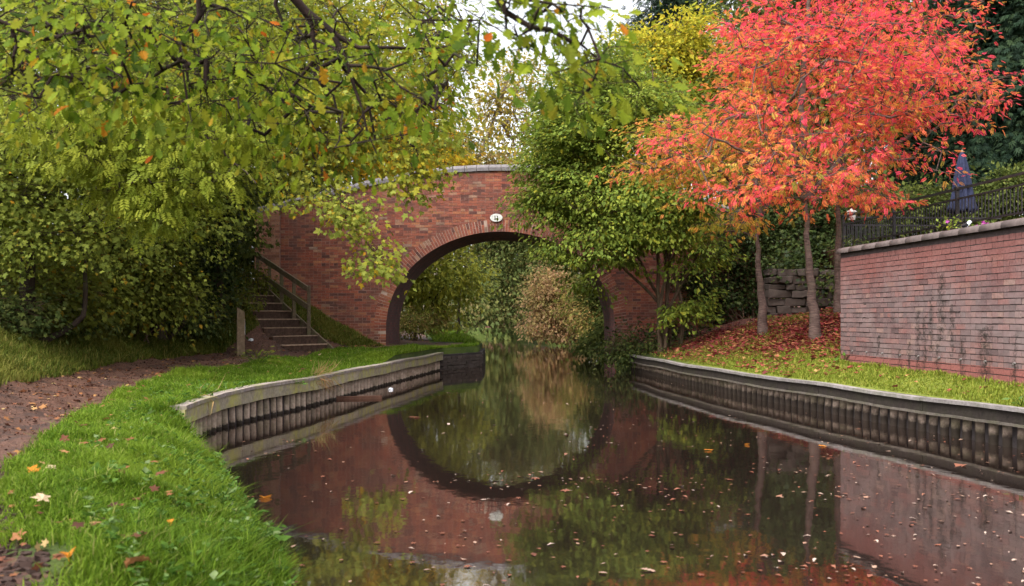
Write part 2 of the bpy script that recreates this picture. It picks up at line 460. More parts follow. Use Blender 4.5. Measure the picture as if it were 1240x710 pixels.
# ------------------------------------------------------------------ terrain
LE = np.array([(-8, 1.0), (-1, .4), (1.5, -.3), (3.2, -.85), (4.8, -1.25), (5.1, -1.35), (6.6, -2.0), (8.0, -2.55), (8.9, -2.98), (9.5, -3.44), (11.3, -3.62), (12.5, -3.47),
               (14.15, -3.14), (17.6, -2.74), (21, -2.33), (24.4, -1.9), (25.2, -1.45), (26.2, -.93), (29.3, -.93), (31, -1.2), (45, -2.3), (58, -3.4), (70, -6), (80, -14), (120, -30)])
RE = np.array([(-8, 8.6), (4, 6.6), (9.75, 5.26), (11.6, 4.86), (13.66, 4.47), (16.3, 3.97), (19.5, 3.54), (22.3, 3.30), (24, 3.12), (26, 2.86), (29.3, 2.86), (31, 3.0),
               (40, 3.5), (53, 3.1), (62, 1.6), (70, -.5), (80, -8), (120, -24)])
P1 = np.array([(-8, -.9), (2.2, -1.0), (2.8, -1.3), (3.3, -1.6), (3.8, -1.98), (4.4, -2.32), (5.6, -2.86), (7, -3.32), (9, -3.98), (11.5, -4.68), (14, -5.0), (16.3, -5.0), (19, -4.75), (21.7, -4.2), (24, -3.7), (26, -2.6), (29, -2.4), (34, -2.9), (60, -5.6), (120, -36)])
P2 = np.array([(-8, -5), (3, -4.6), (8, -5.3), (10.9, -5.9), (15, -6.7), (19, -7.0), (21.4, -6.7), (22.4, -6.0), (24, -4.3), (26, -3.5), (29, -3.45), (34, -4.1), (60, -7), (120, -38)])


def le(y): return np.interp(y, LE[:, 0], LE[:, 1])
def re_(y): return np.interp(y, RE[:, 0], RE[:, 1])
def p1(y): return np.interp(y, P1[:, 0], P1[:, 1])
def p2(y): return np.interp(y, P2[:, 0], P2[:, 1])


def wobble(x, y):
    return .025 * np.sin(x * 2.1 + y * 1.3) + .02 * np.sin(x * 4.7 - y * 3.1 + 1) + .012 * np.sin(x * 9.1 + y * 7.7)


def h_left(x, y):
    d = le(y) - x
    pin = le(y) - p1(y)
    lip = np.interp(y, [8.9, 9.6], [.06, .41])
    h = np.where(d < .55, lip + (.40 - lip) * np.clip(d / .55, 0, 1) ** .7, .40 + .13 * np.clip((d - .55) / np.maximum(pin, 1), 0, 1.2))
    dd = np.maximum(0, p2(y) - x)
    rise = .42 * dd - .014 * dd * dd
    rise = np.where(dd > 10, 2.8 + .2 * (dd - 10), rise)
    h = h + np.minimum(rise, 6.0)
    H = .57 + .6 * np.maximum(0, -3.7 - x - .156 * np.maximum(0, 26 - y) ** 1.5)
    H = np.minimum(H, 2.25)
    lat = (x + 4.5) * -.606 + (y - 23.0) * -.795
    H = h + (H - h) * np.clip(1 - (lat - 1.25) / 1.1, 0, 1)
    h = np.where(y < 27, np.maximum(h, H), np.where(y < 29.5, np.maximum(h, .57), h))
    h = h - .07 * np.clip((p1(y) - x) / .4, 0, 1) * np.clip((x - p2(y)) / .5, 0, 1) * (y < 24)
    sr = (x + 4.5) * -.798 + (y - 23.0) * .602
    under = (lat > -.02) & (lat < 1.32) & (sr > -.05) & (sr < 2.75)
    h = np.where(under, np.minimum(h, .5 + .602 * sr - .30), h)
    return h + wobble(x, y) * np.clip(d / .6, .0, 1)


def h_right(x, y):
    d = np.maximum(0, x - re_(y))
    s = np.interp(y, [10, 15.5, 18, 20, 24, 28, 40], [.2, .2, .28, .34, .29, .25, .22])
    h = .40 + s * d
    return np.minimum(h, .40 + s * 3.2 + .1 * np.maximum(0, d - 3.2)) + wobble(x, y) * .7 * np.clip(d, 0, 1)


def gh(x, y):
    return float(h_left(np.array(x), np.array(y))) if x < 1.0 - max(0, y - 60) * .3 else float(h_right(np.array(x), np.array(y)))


def bank(name, side):
    ys = np.concatenate([np.arange(-8, 3, .5), np.arange(3, 30, .09), np.arange(30, 46, .4), np.arange(46, 121, 1.5)])
    ds = np.concatenate([[0, 0], np.arange(.06, 1, .07), np.arange(1, 6.5, .1), np.arange(6.5, 12, .35), np.arange(12, 70, 3)])
    Y, D = np.meshgrid(ys, ds, indexing='ij')
    if side == 'l':
        X = le(Y) - D; Z = h_left(X, Y)
    else:
        X = re_(Y) + D; Z = h_right(X, Y)
    X = X + (np.sin(Y * 5.3) * .03 + np.sin(Y * 11.7) * .02) * (D < .5) * (Y < 9) * (side == 'l')
    Z[:, 0] = -.7                                           # the face of the bank under the edge
    if side == 'l':
        pa = np.clip((p1(Y) + .12 - X) / .35, 0, 1) * np.clip((X - p2(Y) + .2) / .4, 0, 1)
        pa = np.maximum(pa, np.clip((-.4 - np.abs(X + 2.4) * .0 - (np.abs(Y - 27.6) - 1.8)) / .5, 0, 1) * (X < -1.2))
        pass
        # earth beside the steps
        ed = np.exp(-((X + 4.2) / .5) ** 2 - ((Y - 23.6) / .9) ** 2); pa = np.maximum(pa, ed)
        li = np.clip(-(X - p2(Y)) - 3.0, 0, 1) * .6
        lw = np.zeros_like(X)
    else:
        pa = np.zeros_like(X)
        ctr = np.exp(-(((X - 6.1) / 1.25) ** 2 + ((Y - 18.4) / 1.9) ** 2)) + .85 * np.exp(-(((X - 4.9) / 1.2) ** 2 + ((Y - 21.6) / 2.2) ** 2))
        li = np.clip(ctr * 1.1, 0, 1) + np.clip((Y - 21.5) / 3, 0, 1) * .7 * (D > .9)
        lw = np.clip((20.8 - Y) / 3, 0, 1)
    n, m = X.shape
    I = np.arange(n * m).reshape(n, m)
    q = np.stack([I[:-1, :-1], I[1:, :-1], I[1:, 1:], I[:-1, 1:]], -1).reshape(-1, 4)
    if side == 'r': q = q[:, ::-1]
    V = np.stack([X, Y, Z], -1).reshape(-1, 3)
    me = mesh_np(name, V, [q], {'path': pa.ravel(), 'litter': li.ravel(), 'lawn': lw.ravel()}, True)
    return tag(link(name, me, None, M['ground']), kind='structure')


bank('towpath_ground', 'l')
bank('lawn_ground', 'r')
wm = MB(); wm.add([(-60, -12, 0), (60, -12, 0), (60, 130, 0), (-60, 130, 0)], [(0, 1, 2, 3)])
tag(wm.build('water', M['water']), kind='structure')


# ------------------------------------------------------------------ leaves and trees
def tmpl(name):
    """unit leaf along +Y, facing +Z -> verts, list of faces (triangles / quads)"""
    if name == 'ovate':
        v = [(0, 0, 0), (0, .5, -.05), (0, 1, -.12), (-.30, .45, .06), (.30, .45, .06)]
        return v, [(0, 4, 2, 1), (0, 1, 2, 3)]
    if name == 'straw':
        v = [(0, 0, 0), (0, .5, .06), (0, 1, -.2), (-.018, .45, .06), (.018, .45, .06)]
        return v, [(0, 4, 2, 1), (0, 1, 2, 3)]
    if name == 'narrow':
        v = [(0, 0, 0), (0, .5, -.03), (0, 1, -.14), (-.14, .45, .03), (.14, .45, .03)]
        return v, [(0, 4, 2, 1), (0, 1, 2, 3)]
    if name in ('maple', 'maple_lo'):
        if name == 'maple':
            ang = [-150, -118, -100, -80, -62, -40, -22, 0, 22, 40, 62, 80, 100, 118, 150]
            rad = [.30, .58, .34, .62, .86, .48, .70, 1., .70, .48, .86, .62, .34, .58, .30]
        else:
            ang = [-140, -105, -75, -50, -24, 0, 24, 50, 75, 105, 140]
            rad = [.4, .6, .45, .9, .5, 1., .5, .9, .45, .6, .4]
        v = [(0, .3, 0)]
        for a, r in zip(ang, rad):
            x, y = .62 * r * math.sin(R(a)), .3 + .7 * r * math.cos(R(a))
            v.append((x, y, -.10 * (r - .4) + .05 * abs(x)))
        v.append((0, .22, 0))
        k = len(v) - 1
        f = [(0, i + 1, i) for i in range(1, k - 1)] + [(0, 1, k), (0, k, k - 1)]
        return v, f
    if name == 'oak':
        half = [(.05, .10), (.14, .20), (.10, .27), (.24, .36), (.28, .42), (.14, .47), (.30, .60), (.33, .67), (.17, .70), (.24, .84), (.16, .90), (.08, .96)]
        v = [(0, 0, 0), (0, 1, -.24)]
        c = [(0, y, -.2 * y * y) for _, y in half]
        n = len(half)
        v += [(x, y, .05 - .22 * y * y + .16 * x) for x, y in half] + [(-x, y, .05 - .22 * y * y + .16 * x) for x, y in half] + c
        f = []
        for i in range(n - 1):
            f.append((2 + i, 2 + i + 1, 2 + 2 * n + i + 1, 2 + 2 * n + i))
            f.append((2 + n + i + 1, 2 + n + i, 2 + 2 * n + i, 2 + 2 * n + i + 1))
        f += [(0, 2, 2 + 2 * n, 2 + 2 * n)[:3], (0, 2 + 2 * n, 2 + n)]
        f += [(2 + n - 1, 1, 2 + 3 * n - 1), (2 + 3 * n - 1, 1, 2 + 2 * n - 1)]
        return v, f
    if name in ('rowan', 'ash'):
        v, f = [], []
        pairs = 6 if name == 'rowan' else 4
        ll, ww = (.34, .062) if name == 'rowan' else (.40, .085)
        for i in range(pairs + 1):
            y = .22 + .70 * i / pairs
            z = -.28 * y * y
            for sgn in ((-1, 1) if i < pairs else (0,)):
                dx, dy = (sgn * .92, .40) if sgn else (0, 1)
                L = ll * (1 - .35 * abs(i / pairs - .4))
                n0 = len(v)
                px_, py_ = -dy, dx
                b = (0, y, z)
                m1 = (dx * L * .5 + px_ * ww, y + dy * L * .5 + py_ * ww, z - .02)
                tp = (dx * L, y + dy * L, z - .10)
                m2 = (dx * L * .5 - px_ * ww, y + dy * L * .5 - py_ * ww, z - .02)
                v += [b, m2, tp, m1]; f.append((n0, n0 + 1, n0 + 2, n0 + 3))
        return v, f
    if name == 'spray':                      # flattened scale-leaf spray
        v, f = [], []
        for a, L in ((-55, .5), (-32, .75), (-10, .95), (12, 1.), (34, .75), (58, .5)):
            n0 = len(v)
            dx, dy = math.sin(R(a)), math.cos(R(a))
            v += [(0, 0, 0), (dx * L * .6 + dy * .07, dy * L * .6 - dx * .07, .03), (dx * L, dy * L, -.22 * L), (dx * L * .6 - dy * .07, dy * L * .6 + dx * .07, .03)]
            f.append((n0, n0 + 1, n0 + 2, n0 + 3))
        return v, f


TM = {}


def place_leaves(kind, P, T, N, S, rnd, clump):
    """P positions, T tip directions, N rough normals, S sizes -> verts, face arrays, attrs"""
    if kind not in TM:
        v, f = tmpl(kind)
        TM[kind] = (np.array(v, np.float32), [np.array([x for x in f if len(x) == k], np.int32) for k in (3, 4)])
    tv, tf = TM[kind]
    T = T / (np.linalg.norm(T, axis=1, keepdims=True) + 1e-9)
    X = np.cross(T, N); X /= (np.linalg.norm(X, axis=1, keepdims=True) + 1e-9)
    Z = np.cross(X, T)
    n, k = len(P), len(tv)
    bend = rng.uniform(-.6, 1.5, n)[:, None]
    V = (X[:, None] * tv[None, :, :1] + T[:, None] * tv[None, :, 1:2] + Z[:, None] * (tv[None, :, 2:3] * bend[:, :, None])) * S[:, None, None] + P[:, None]
    off = (np.arange(n, dtype=np.int32) * k)[:, None, None]
    fs = [(t[None] + off).reshape(-1, t.shape[1]) for t in tf if len(t)]
    return V.reshape(-1, 3), fs, {'rnd': np.repeat(rnd, k), 'clump': np.repeat(clump, k)}


def frusta(A, B, ra, rb, n):
    """separate open tapered tubes, vectorised"""
    d = B - A; L = np.linalg.norm(d, axis=1, keepdims=True) + 1e-9; d = d / L
    A = A - d * ra[:, None] * .15; B = B + d * rb[:, None] * .25
    ref = np.where(np.abs(d[:, 2:3]) < .9, np.array([[0, 0, 1.]]), np.array([[1., 0, 0]]))
    a = np.cross(d, ref); a /= np.linalg.norm(a, axis=1, keepdims=True); b = np.cross(d, a)
    t = np.arange(n) * 2 * np.pi / n
    ring = a[:, None] * np.cos(t)[None, :, None] + b[:, None] * np.sin(t)[None, :, None]
    V = np.concatenate([A[:, None] + ring * ra[:, None, None], B[:, None] + ring * rb[:, None, None]], 1)
    k = np.arange(n); k2 = (k + 1) % n
    q = np.stack([k, k2, k2 + n, k + n], -1)
    Fq = (q[None] + (np.arange(len(A)) * 2 * n)[:, None, None]).reshape(-1, 4)
    return V.reshape(-1, 3), Fq


def resample(poly, step):
    poly = np.array(poly, float)
    out = [poly[0]]
    for a, b in zip(poly[:-1], poly[1:]):
        k = max(1, int(np.linalg.norm(b - a) / step))
        for i in range(1, k + 1):
            out.append(a + (b - a) * i / k)
    out = np.array(out)
    for _ in range(3):                                       # soften the corners
        if len(out) > 2: out[1:-1] = out[1:-1] * .5 + (out[:-2] + out[2:]) * .25
    return out


def ell(blobs, n, shell=.45):
    """n points spread through ellipsoid blobs [(x,y,z,rx,ry,rz)] by volume, thicker towards the outside"""
    w = np.array([b[3] * b[4] * b[5] for b in blobs]) ** .75; w /= w.sum()
    out = []
    for b, k in zip(blobs, rng.multinomial(n, w)):
        u = rng.normal(size=(k, 3)); u /= np.linalg.norm(u, axis=1, keepdims=True) + 1e-9
        r = rng.uniform(shell ** 2, 1, k) ** .5
        out.append(np.array(b[:3]) + u * r[:, None] * np.array(b[3:]))
    return np.concatenate(out)


def tree(name, label, cat, base, stems, att, leaf, lmat, bmat, per=60, size=.09, cr=.38, flat=.6, droop=.5, up=1.0, group=None, stem_r=.12,
         rtip=.006, parts=('trunk', 'crown'), twigs=5, pull=.12, ivy=None, sizevar=.3, spread=1.0, noleaf=False, side=None, reach=1.0, hgrad=0.0):
    """a tree of tapered stems, limbs grown out to the clump centres ATT, and a crown of single leaves. All points in world space."""
    base = np.array(base, float)
    rt = root(name, base, label, cat, group)
    pos, par, stemflag, srad = [], [], [], []
    for st in stems:
        sr = st[1] if isinstance(st, tuple) else stem_r
        st = st[0] if isinstance(st, tuple) else st
        pts = resample(st, .22)
        pts[1:-1] += rng.normal(0, .012 + sr * .06, (len(pts) - 2, 3)) if len(pts) > 2 else 0
        prev = -1
        if pos and np.linalg.norm(np.array(pos) - pts[0], axis=1).min() < .5 and np.linalg.norm(pts[0] - np.array(st[0])) < .01 and len(st) and st is not stems[0]:
            j = int(np.linalg.norm(np.array(pos) - pts[0], axis=1).argmin())
            prev = j if np.linalg.norm(np.array(pos[j]) - pts[0]) < .45 else -1
        for i, p in enumerate(pts):
            pos.append(p); par.append(prev); stemflag.append(True)
            srad.append(sr * (1 - .72 * i / max(1, len(pts) - 1)) * (1 + .38 * math.exp(-i * .22 / max(.12, sr * 2)) * (prev == -1 and i < 6 or i < 4)))
            prev = len(pos) - 1
    nst = len(pos)
    att = np.array(att, float)
    P = np.array(pos)
    d0 = np.array([np.linalg.norm(P - a, axis=1).min() for a in att])
    buf = np.zeros((60000, 3)); buf[:len(P)] = P; cnt = len(P)
    ends = []
    for a in att[np.argsort(d0)]:
        dv = buf[:cnt] - a
        dist = np.linalg.norm(dv, axis=1)
        cost = dist * (1 + .5 * np.clip(dv[:, 2] / (dist + 1e-6), 0, 1) * reach)
        cost[:nst] *= 1.12
        j = int(cost.argmin()); L = dist[j]
        k = max(1, int(L / .28))
        p0 = buf[j]
        mid = (p0 + a) / 2 + np.array([0, 0, pull * L]) + rng.normal(0, .07 * L, 3)
        prev = j
        for i in range(1, k + 1):
            t = i / k
            q = (1 - t) ** 2 * p0 + 2 * t * (1 - t) * mid + t * t * a + (rng.normal(0, .02, 3) if i < k else 0)
            buf[cnt] = q; pos.append(q); par.append(prev); stemflag.append(False); srad.append(0)
            prev = cnt; cnt += 1
        ends.append(prev)
    P = buf[:cnt].copy(); par = np.array(par); n = cnt
    w = np.zeros(n)
    for e in ends: w[e] += 1
    for i in range(n - 1, -1, -1):
        if par[i] >= 0: w[par[i]] += w[i]
    rad = rtip * np.maximum(w, .6) ** .52
    sr = np.array(srad); rad = np.where(np.array(stemflag), np.maximum(sr, rtip * .8), rad)
    lim = np.where(par >= 0, rad[par], 9)
    rad = np.minimum(rad, np.maximum(lim, rtip))
    e = np.where(par >= 0)[0]
    big = rad[e] > .03
    Vs, Fs, off = [], [], 0
    for sel, ns in ((big, 9), (~big, 5)):
        ee = e[sel]
        if len(ee):
            v, f = frusta(P[par[ee]], P[ee], np.minimum(rad[par[ee]], rad[ee] * 1.5), rad[ee], ns)
            Vs.append(v); Fs.append(f + off); off += len(v)
    if twigs:
        ee = np.array(ends)
        A = np.repeat(P[ee], twigs, 0)
        Bt = A + rng.normal(0, 1, A.shape) * np.array([cr, cr, cr * flat]) * .9
        v, f = frusta(A, Bt, np.full(len(A), rtip * .7), np.full(len(A), rtip * .3), 4)
        Vs.append(v); Fs.append(f + off); off += len(v)
    me = mesh_np(parts[0], np.concatenate(Vs) - base, [np.concatenate(Fs)], None, True)
    link(parts[0], me, rt, bmat)
    if not noleaf:
        m = len(att)
        cl = rng.random(m)
        cen = att.mean(0)
        if hgrad:
            zn = (att[:, 2] - att[:, 2].min()) / (np.ptp(att[:, 2]) + 1e-6)
            cl = cl * (1 - hgrad) + np.clip(zn * 1.15 - .05, 0, 1) * hgrad
        per_c = np.maximum(3, rng.poisson(per * rng.uniform(.45, 1.5, m)))
        A = np.repeat(att, per_c, 0); C = np.repeat(cl, per_c)
        N = len(A)
        sc = np.repeat(rng.uniform(.7, 1.25, m), per_c)[:, None]
        g = rng.normal(0, 1, (N, 3)); g /= np.maximum(1, np.linalg.norm(g, axis=1, keepdims=True) / 1.7)
        tilt = np.repeat(rng.normal(0, .25, (m, 2)), per_c, 0)
        off3 = g * np.array([cr, cr, cr * flat]) * sc
        off3[:, 2] += off3[:, 0] * tilt[:, 0] + off3[:, 1] * tilt[:, 1] - .35 * droop * (off3[:, 0] ** 2 + off3[:, 1] ** 2) / max(cr, .05)
        LP = A + off3
        outw = (LP - cen) / (np.linalg.norm(LP - cen, axis=1, keepdims=True) + 1e-6)
        loc = off3 / (np.linalg.norm(off3, axis=1, keepdims=True) + 1e-6)
        T = loc * .7 + outw * .4 + rng.normal(0, .45, (N, 3)) * spread + np.array([0, 0, -droop])
        Nn = np.array([0, 0, up]) + outw * .45 + rng.normal(0, .42, (N, 3)) * spread
        if side is not None: Nn = Nn + np.array(side)
        S = size * rng.lognormal(0, sizevar, N).clip(.45, 1.9)
        V, fs, at = place_leaves(leaf, LP, T, Nn, S, rng.random(N), np.clip(C + rng.normal(0, .10, N), 0, 1))
        me = mesh_np(parts[1], V - base, fs, at)
        link(parts[1], me, rt, lmat)
    if ivy is not None:                                    # ivy leaves clinging to the trunk: (n, height range, spread, size)
        cnt_i, z0, z1, sp, si = ivy
        st = resample(stems[0][0] if isinstance(stems[0], tuple) else stems[0], .1)
        st = st[(st[:, 2] > z0) & (st[:, 2] < z1)]
        J = rng.integers(0, len(st), cnt_i)
        g = rng.normal(0, 1, (cnt_i, 3)); g[:, 2] *= .3; g /= np.linalg.norm(g, axis=1, keepdims=True)
        LP = st[J] + g * (rng.gamma(2.5, .4, cnt_i)[:, None] * sp)
        V, fs, at = place_leaves('maple_lo', LP, rng.normal(0, .5, (cnt_i, 3)) + [0, 0, -.8], g + rng.normal(0, .35, g.shape), si * rng.lognormal(0, .3, cnt_i), rng.random(cnt_i), rng.random(cnt_i))
        link('ivy', mesh_np('ivy', V - base, fs, at), rt, M['ivy'])
    return rt


def blob(px, py, Y, rx, ry=None, rz=None):
    p = pix(px, py, Y)
    return (*p, rx, ry or rx, rz or rx)


def onground(px, Y):
    x = (px - 620) * Y / F
    return np.array((x, Y, gh(x, Y)))


def stem_to(base, *pts):
    return [np.array(base) - [0, 0, .15]] + [np.array(p) for p in pts]

# ------------------------------------------------------------------ brickwork
def bricks(u0, u1, v0, v1, keep, place, bond='garden', course=.075, jit=.002, tilt=.0012, phase=0, deep=.05, rough_zone=None):
    """separate brick blocks laid in courses. keep(us, vs) -> bool per brick centre; place(u, v, w) -> xyz (w = outwards)"""
    U, V, HW = [], [], []
    nrow = int((v1 - v0) / course)
    for r in range(nrow):
        hdr = (r + phase) % 4 == 3 if bond == 'garden' else False
        L = .1125 if hdr else .225
        o = 0 if hdr else (.1125 if r % 2 else 0)
        us = np.arange(u0 - L + o + L / 2, u1 + L, L)
        U.append(us); V.append(np.full(len(us), v0 + (r + .5) * course)); HW.append(np.full(len(us), L / 2))
    U, V, HW = map(np.concatenate, (U, V, HW))
    lo, hi = np.maximum(U - HW, u0), np.minimum(U + HW, u1)
    ok = (hi - lo > .04)
    U, V, HW = ((lo + hi) / 2)[ok], V[ok], ((hi - lo) / 2)[ok]
    ok = keep(U, V, HW)
    U, V, HW = U[ok], V[ok], HW[ok]
    n = len(U)
    g = .0036
    hw = HW - g - rng.uniform(0, .003, n); hh = course / 2 - g - rng.uniform(0, .003, n)
    out = np.maximum(rng.normal(0, jit, n), -.003)
    if rough_zone is not None:
        z = rough_zone(U, V)
        out = out + z * np.clip(rng.normal(.0, .008, n), -.004, .018); hh = hh * (1 - z * rng.uniform(0, .12, n))
    cs = []
    for su, sv in ((-1, -1), (1, -1), (1, 1), (-1, 1)):
        u = U + su * hw + rng.normal(0, .002, n); v = V + sv * hh + rng.normal(0, .0015, n)
        w = out + su * rng.normal(0, tilt, n) + sv * rng.normal(0, tilt, n)
        cs.append((u, v, w))
    front = [place(*c) for c in cs]
    back = [place(c[0], c[1], np.full(n, -deep)) for c in cs]
    VV = np.stack(front + back, 1).reshape(-1, 3)
    W = np.stack([np.stack([c[0], c[1], c[2] * 0], -1) for c in cs + cs], 1).reshape(-1, 3)
    base = np.arange(n)[:, None] * 8
    fs = [base + np.array(q) for q in ((0, 1, 2, 3), (1, 0, 4, 5), (2, 1, 5, 6), (3, 2, 6, 7), (0, 3, 7, 4))]
    return VV, [np.concatenate(fs)], {'rnd': np.repeat(rng.random(n), 8), 'wuv': W}


# ------------------------------------------------------------------ the bridge
BY, BW = 26.1, 3.1                      # front face, width of the bridge
AX, AA, AB, AZ = -.31, 3.15, 2.64, 1.08   # arch centre, half span, rise above springing, springing height
TOPX = np.array([-9, -7.05, -5.4, -3.86, -2.6, -1.7, -.9, 0, .9, 1.8, 3.0, 4.4, 6.0, 7.2])
TOPZ = np.array([3.95, 4.22, 4.62, 5.0, 5.24, 5.35, 5.40, 5.41, 5.39, 5.30, 5.08, 4.7, 4.25, 4.0])


def btop(x): return np.interp(x, TOPX, TOPZ)


def arch_z(x, grow=0.0):
    t = np.clip((x - AX) / (AA + grow), -1, 1)
    return AZ + (AB + grow) * np.sqrt(1 - t * t)


bridge = root('brick_bridge', (AX, BY, 0), 'humpbacked red brick arch bridge spanning the canal and towpath', 'bridge')
BO = np.array([AX, BY, 0])


def face_keep(U, V, HW):
    k = np.ones(len(U), bool)
    for s in (-1, 0, 1):
        x = U + s * HW
        g = .17
        inside = (np.abs(x - AX) < AA + g) & (V + .02 < np.where(V < AZ, 99, arch_z(x, g)))
        k &= ~inside
        k &= V + .04 < btop(x)
    return k


V_, F_, A_ = bricks(-6.36, 5.9, -.45, 5.5, face_keep, lambda u, v, w: np.stack([u, BY - w, v], -1) - BO)
link('wall', mesh_np('wall', V_, F_, A_), bridge, M['brick_bridge'])
V_, F_, A_ = bricks(-7.05, -6.36, -.45, 4.6, lambda U, V, H: V + .04 < btop(U), lambda u, v, w: np.stack([u, BY - .08 - w, v], -1) - BO, bond='plain')
pier = link('pier', mesh_np('pier', V_, F_, A_), bridge, M['brick_pier'])
V_, F_, A_ = bricks(5.9, 6.75, -.45, 4.3, lambda U, V, H: V + .04 < btop(U), lambda u, v, w: np.stack([u, BY - .14 - w, v], -1) - BO, bond='plain')
link('pier', mesh_np('pier', V_, F_, A_), bridge, M['brick_bridge'])

# mortar core: front and back faces, deck, parapet insides
mb = MB()
xs = sorted(set([round(v, 4) for v in np.linspace(-7.05, AX - AA - .155, 12)] + [round(v, 4) for v in AX + (AA + .155) * np.sin(np.linspace(-math.pi / 2, math.pi / 2, 61))] + [round(v, 4) for v in np.linspace(AX + AA + .155, 6.75, 12)]))
for x0, x1 in zip(xs[:-1], xs[1:]):
    xm = (x0 + x1) / 2
    inside = abs(xm - AX) < AA + .155
    b0, b1 = (float(arch_z(np.array(x), .155)) if inside else -.5 for x in (x0, x1))
    t0, t1 = float(btop(x0)) - .02, float(btop(x1)) - .02
    d0, d1 = t0 - 1.0, t1 - 1.0
    yf, yb = BY + .006, BY + BW - .012
    sec = [(yf, None), (yf, 0), (yf + .36, 0), (yf + .36, 1), (yb - .36, 1), (yb - .36, 0), (yb, 0), (yb, None)]
    A = [(x0, y, b0 if k is None else (t0 if k == 0 else d0)) for y, k in sec]
    B = [(x1, y, b1 if k is None else (t1 if k == 0 else d1)) for y, k in sec]
    V = [(p[0] - AX, p[1] - BY, p[2]) for p in A + B]
    mb.add(V, [(i, i + 1, 8 + i + 1, 8 + i)[::-1] for i in range(7)], .5)
for x, s in ((-7.05, 1), (6.75, -1)):
    t = float(btop(x)) - .02
    mb.add([(x - AX, -.085, -.5), (x - AX, BW, -.5), (x - AX, BW, t), (x - AX, -.085, t)], [(0, 1, 2, 3)], .5)
mb.box((-7.05 - AX + .345, -.035, 1.85), (.68, .08, 4.7)); mb.box((6.325 - AX, -.065, 1.75), (.83, .14, 4.5))
mb.build('core', M['mortar'], bridge)

# barrel of the arch
prof = [(AX - AA, -.5), (AX - AA, .3)] + [(AX - AA * math.cos(t), AZ + AB * math.sin(t)) for t in np.linspace(0, math.pi, 61)] + [(AX + AA, .3), (AX + AA, -.5)]
arc = np.concatenate([[0], np.cumsum([math.dist(a, b) for a, b in zip(prof[:-1], prof[1:])])])
V, UV = [], []
for (x, z), s in zip(prof, arc):
    for y in (BY - .012, BY + BW + .012):
        V.append((x, y, z)); UV.append((y, s))
q = [(2 * i, 2 * i + 1, 2 * i + 3, 2 * i + 2) for i in range(len(prof) - 1)]
link('barrel', mesh_np('barrel', np.array(V) - BO, [np.array(q)], None, True, UV), bridge, M['barrel'])

# ring of bricks on edge round the arch
mb = MB(); vv, ff, rr, ww = [], [], [], []
L = arc[-1]; n = int(L / .078)
for i in range(n):
    s0, s1 = (i + .08) * L / n, (i + .92) * L / n
    P = []
    for s in (s0, s1):
        x, z = np.interp(s, arc, [p[0] for p in prof]), np.interp(s, arc, [p[1] for p in prof])
        x2, z2 = np.interp(s + .01, arc, [p[0] for p in prof]), np.interp(s + .01, arc, [p[1] for p in prof])
        x1, z1 = np.interp(s - .01, arc, [p[0] for p in prof]), np.interp(s - .01, arc, [p[1] for p in prof])
        d = Vector((x2 - x1, z2 - z1)).normalized(); nrm = (-d.y, d.x)
        P.append((x, z, nrm))
    split = .155 if i % 2 else .21
    for lo, hi in ((.0, split - .004), (split + .004, .325)):
        o = .014 + random.gauss(0, .003)
        b = len(vv)
        for y in (BY - o, BY + .06):
            for (x, z, m_), w in ((P[0], lo), (P[1], lo), (P[1], hi), (P[0], hi)):
                vv.append((x + m_[0] * w, y, z + m_[1] * w)); ww.append((vv[-1][0], vv[-1][2], 0))
        rr += [random.random()] * 8
        ff += [tuple(b + k for k in q) for q in ((0, 1, 2, 3), (0, 4, 5, 1), (1, 5, 6, 2), (2, 6, 7, 3), (3, 7, 4, 0))]
link('arch_ring', mesh_np('arch_ring', np.array(vv) - BO, [np.array(ff)], {'rnd': rr, 'wuv': ww}), bridge, M['brick_bridge'])

mo = []
for (x, z), (x2, z2) in zip(prof[:-1], prof[1:]):
    dd_ = Vector((x2 - x, z2 - z)).normalized(); mo.append((-dd_.y, dd_.x))
mo.append(mo[-1])
RM = [(x - AX + m_[0] * k_, -.007, z + m_[1] * k_) for (x, z), m_ in zip(prof, mo) for k_ in (.004, .325)]
mb = MB(); mb.add(RM, [(2 * i, 2 * i + 1, 2 * i + 3, 2 * i + 2) for i in range(len(prof) - 1)], .5); mb.build('ring_mortar', M['ring_mortar'], bridge)

# blue brick coping, one block after another along the hump
for y0, nm in ((BY - .05, 'coping'), (BY + BW - .40, 'coping')):
    mb = MB()
    xx = -7.0
    while xx < 6.7:
        x1 = xx + .335
        za, zb = float(btop(xx)), float(btop(x1))
        pr = [(0, -.02), (0, .075), (.05, .135), (.14, .17), (.31, .17), (.40, .135), (.45, .075), (.45, -.02)]
        A = [(xx + .006 - AX, y0 + u - BY, za + w) for u, w in pr]; B = [(x1 - .006 - AX, y0 + u - BY, zb + w) for u, w in pr]
        m = len(pr)
        mb.add(A + B, [(i, i + 1, m + i + 1, m + i) for i in range(m - 1)] + [tuple(range(m))[::-1], tuple(range(m, 2 * m))])
        xx = x1
    mb.build(nm, M['coping_blue'], bridge)

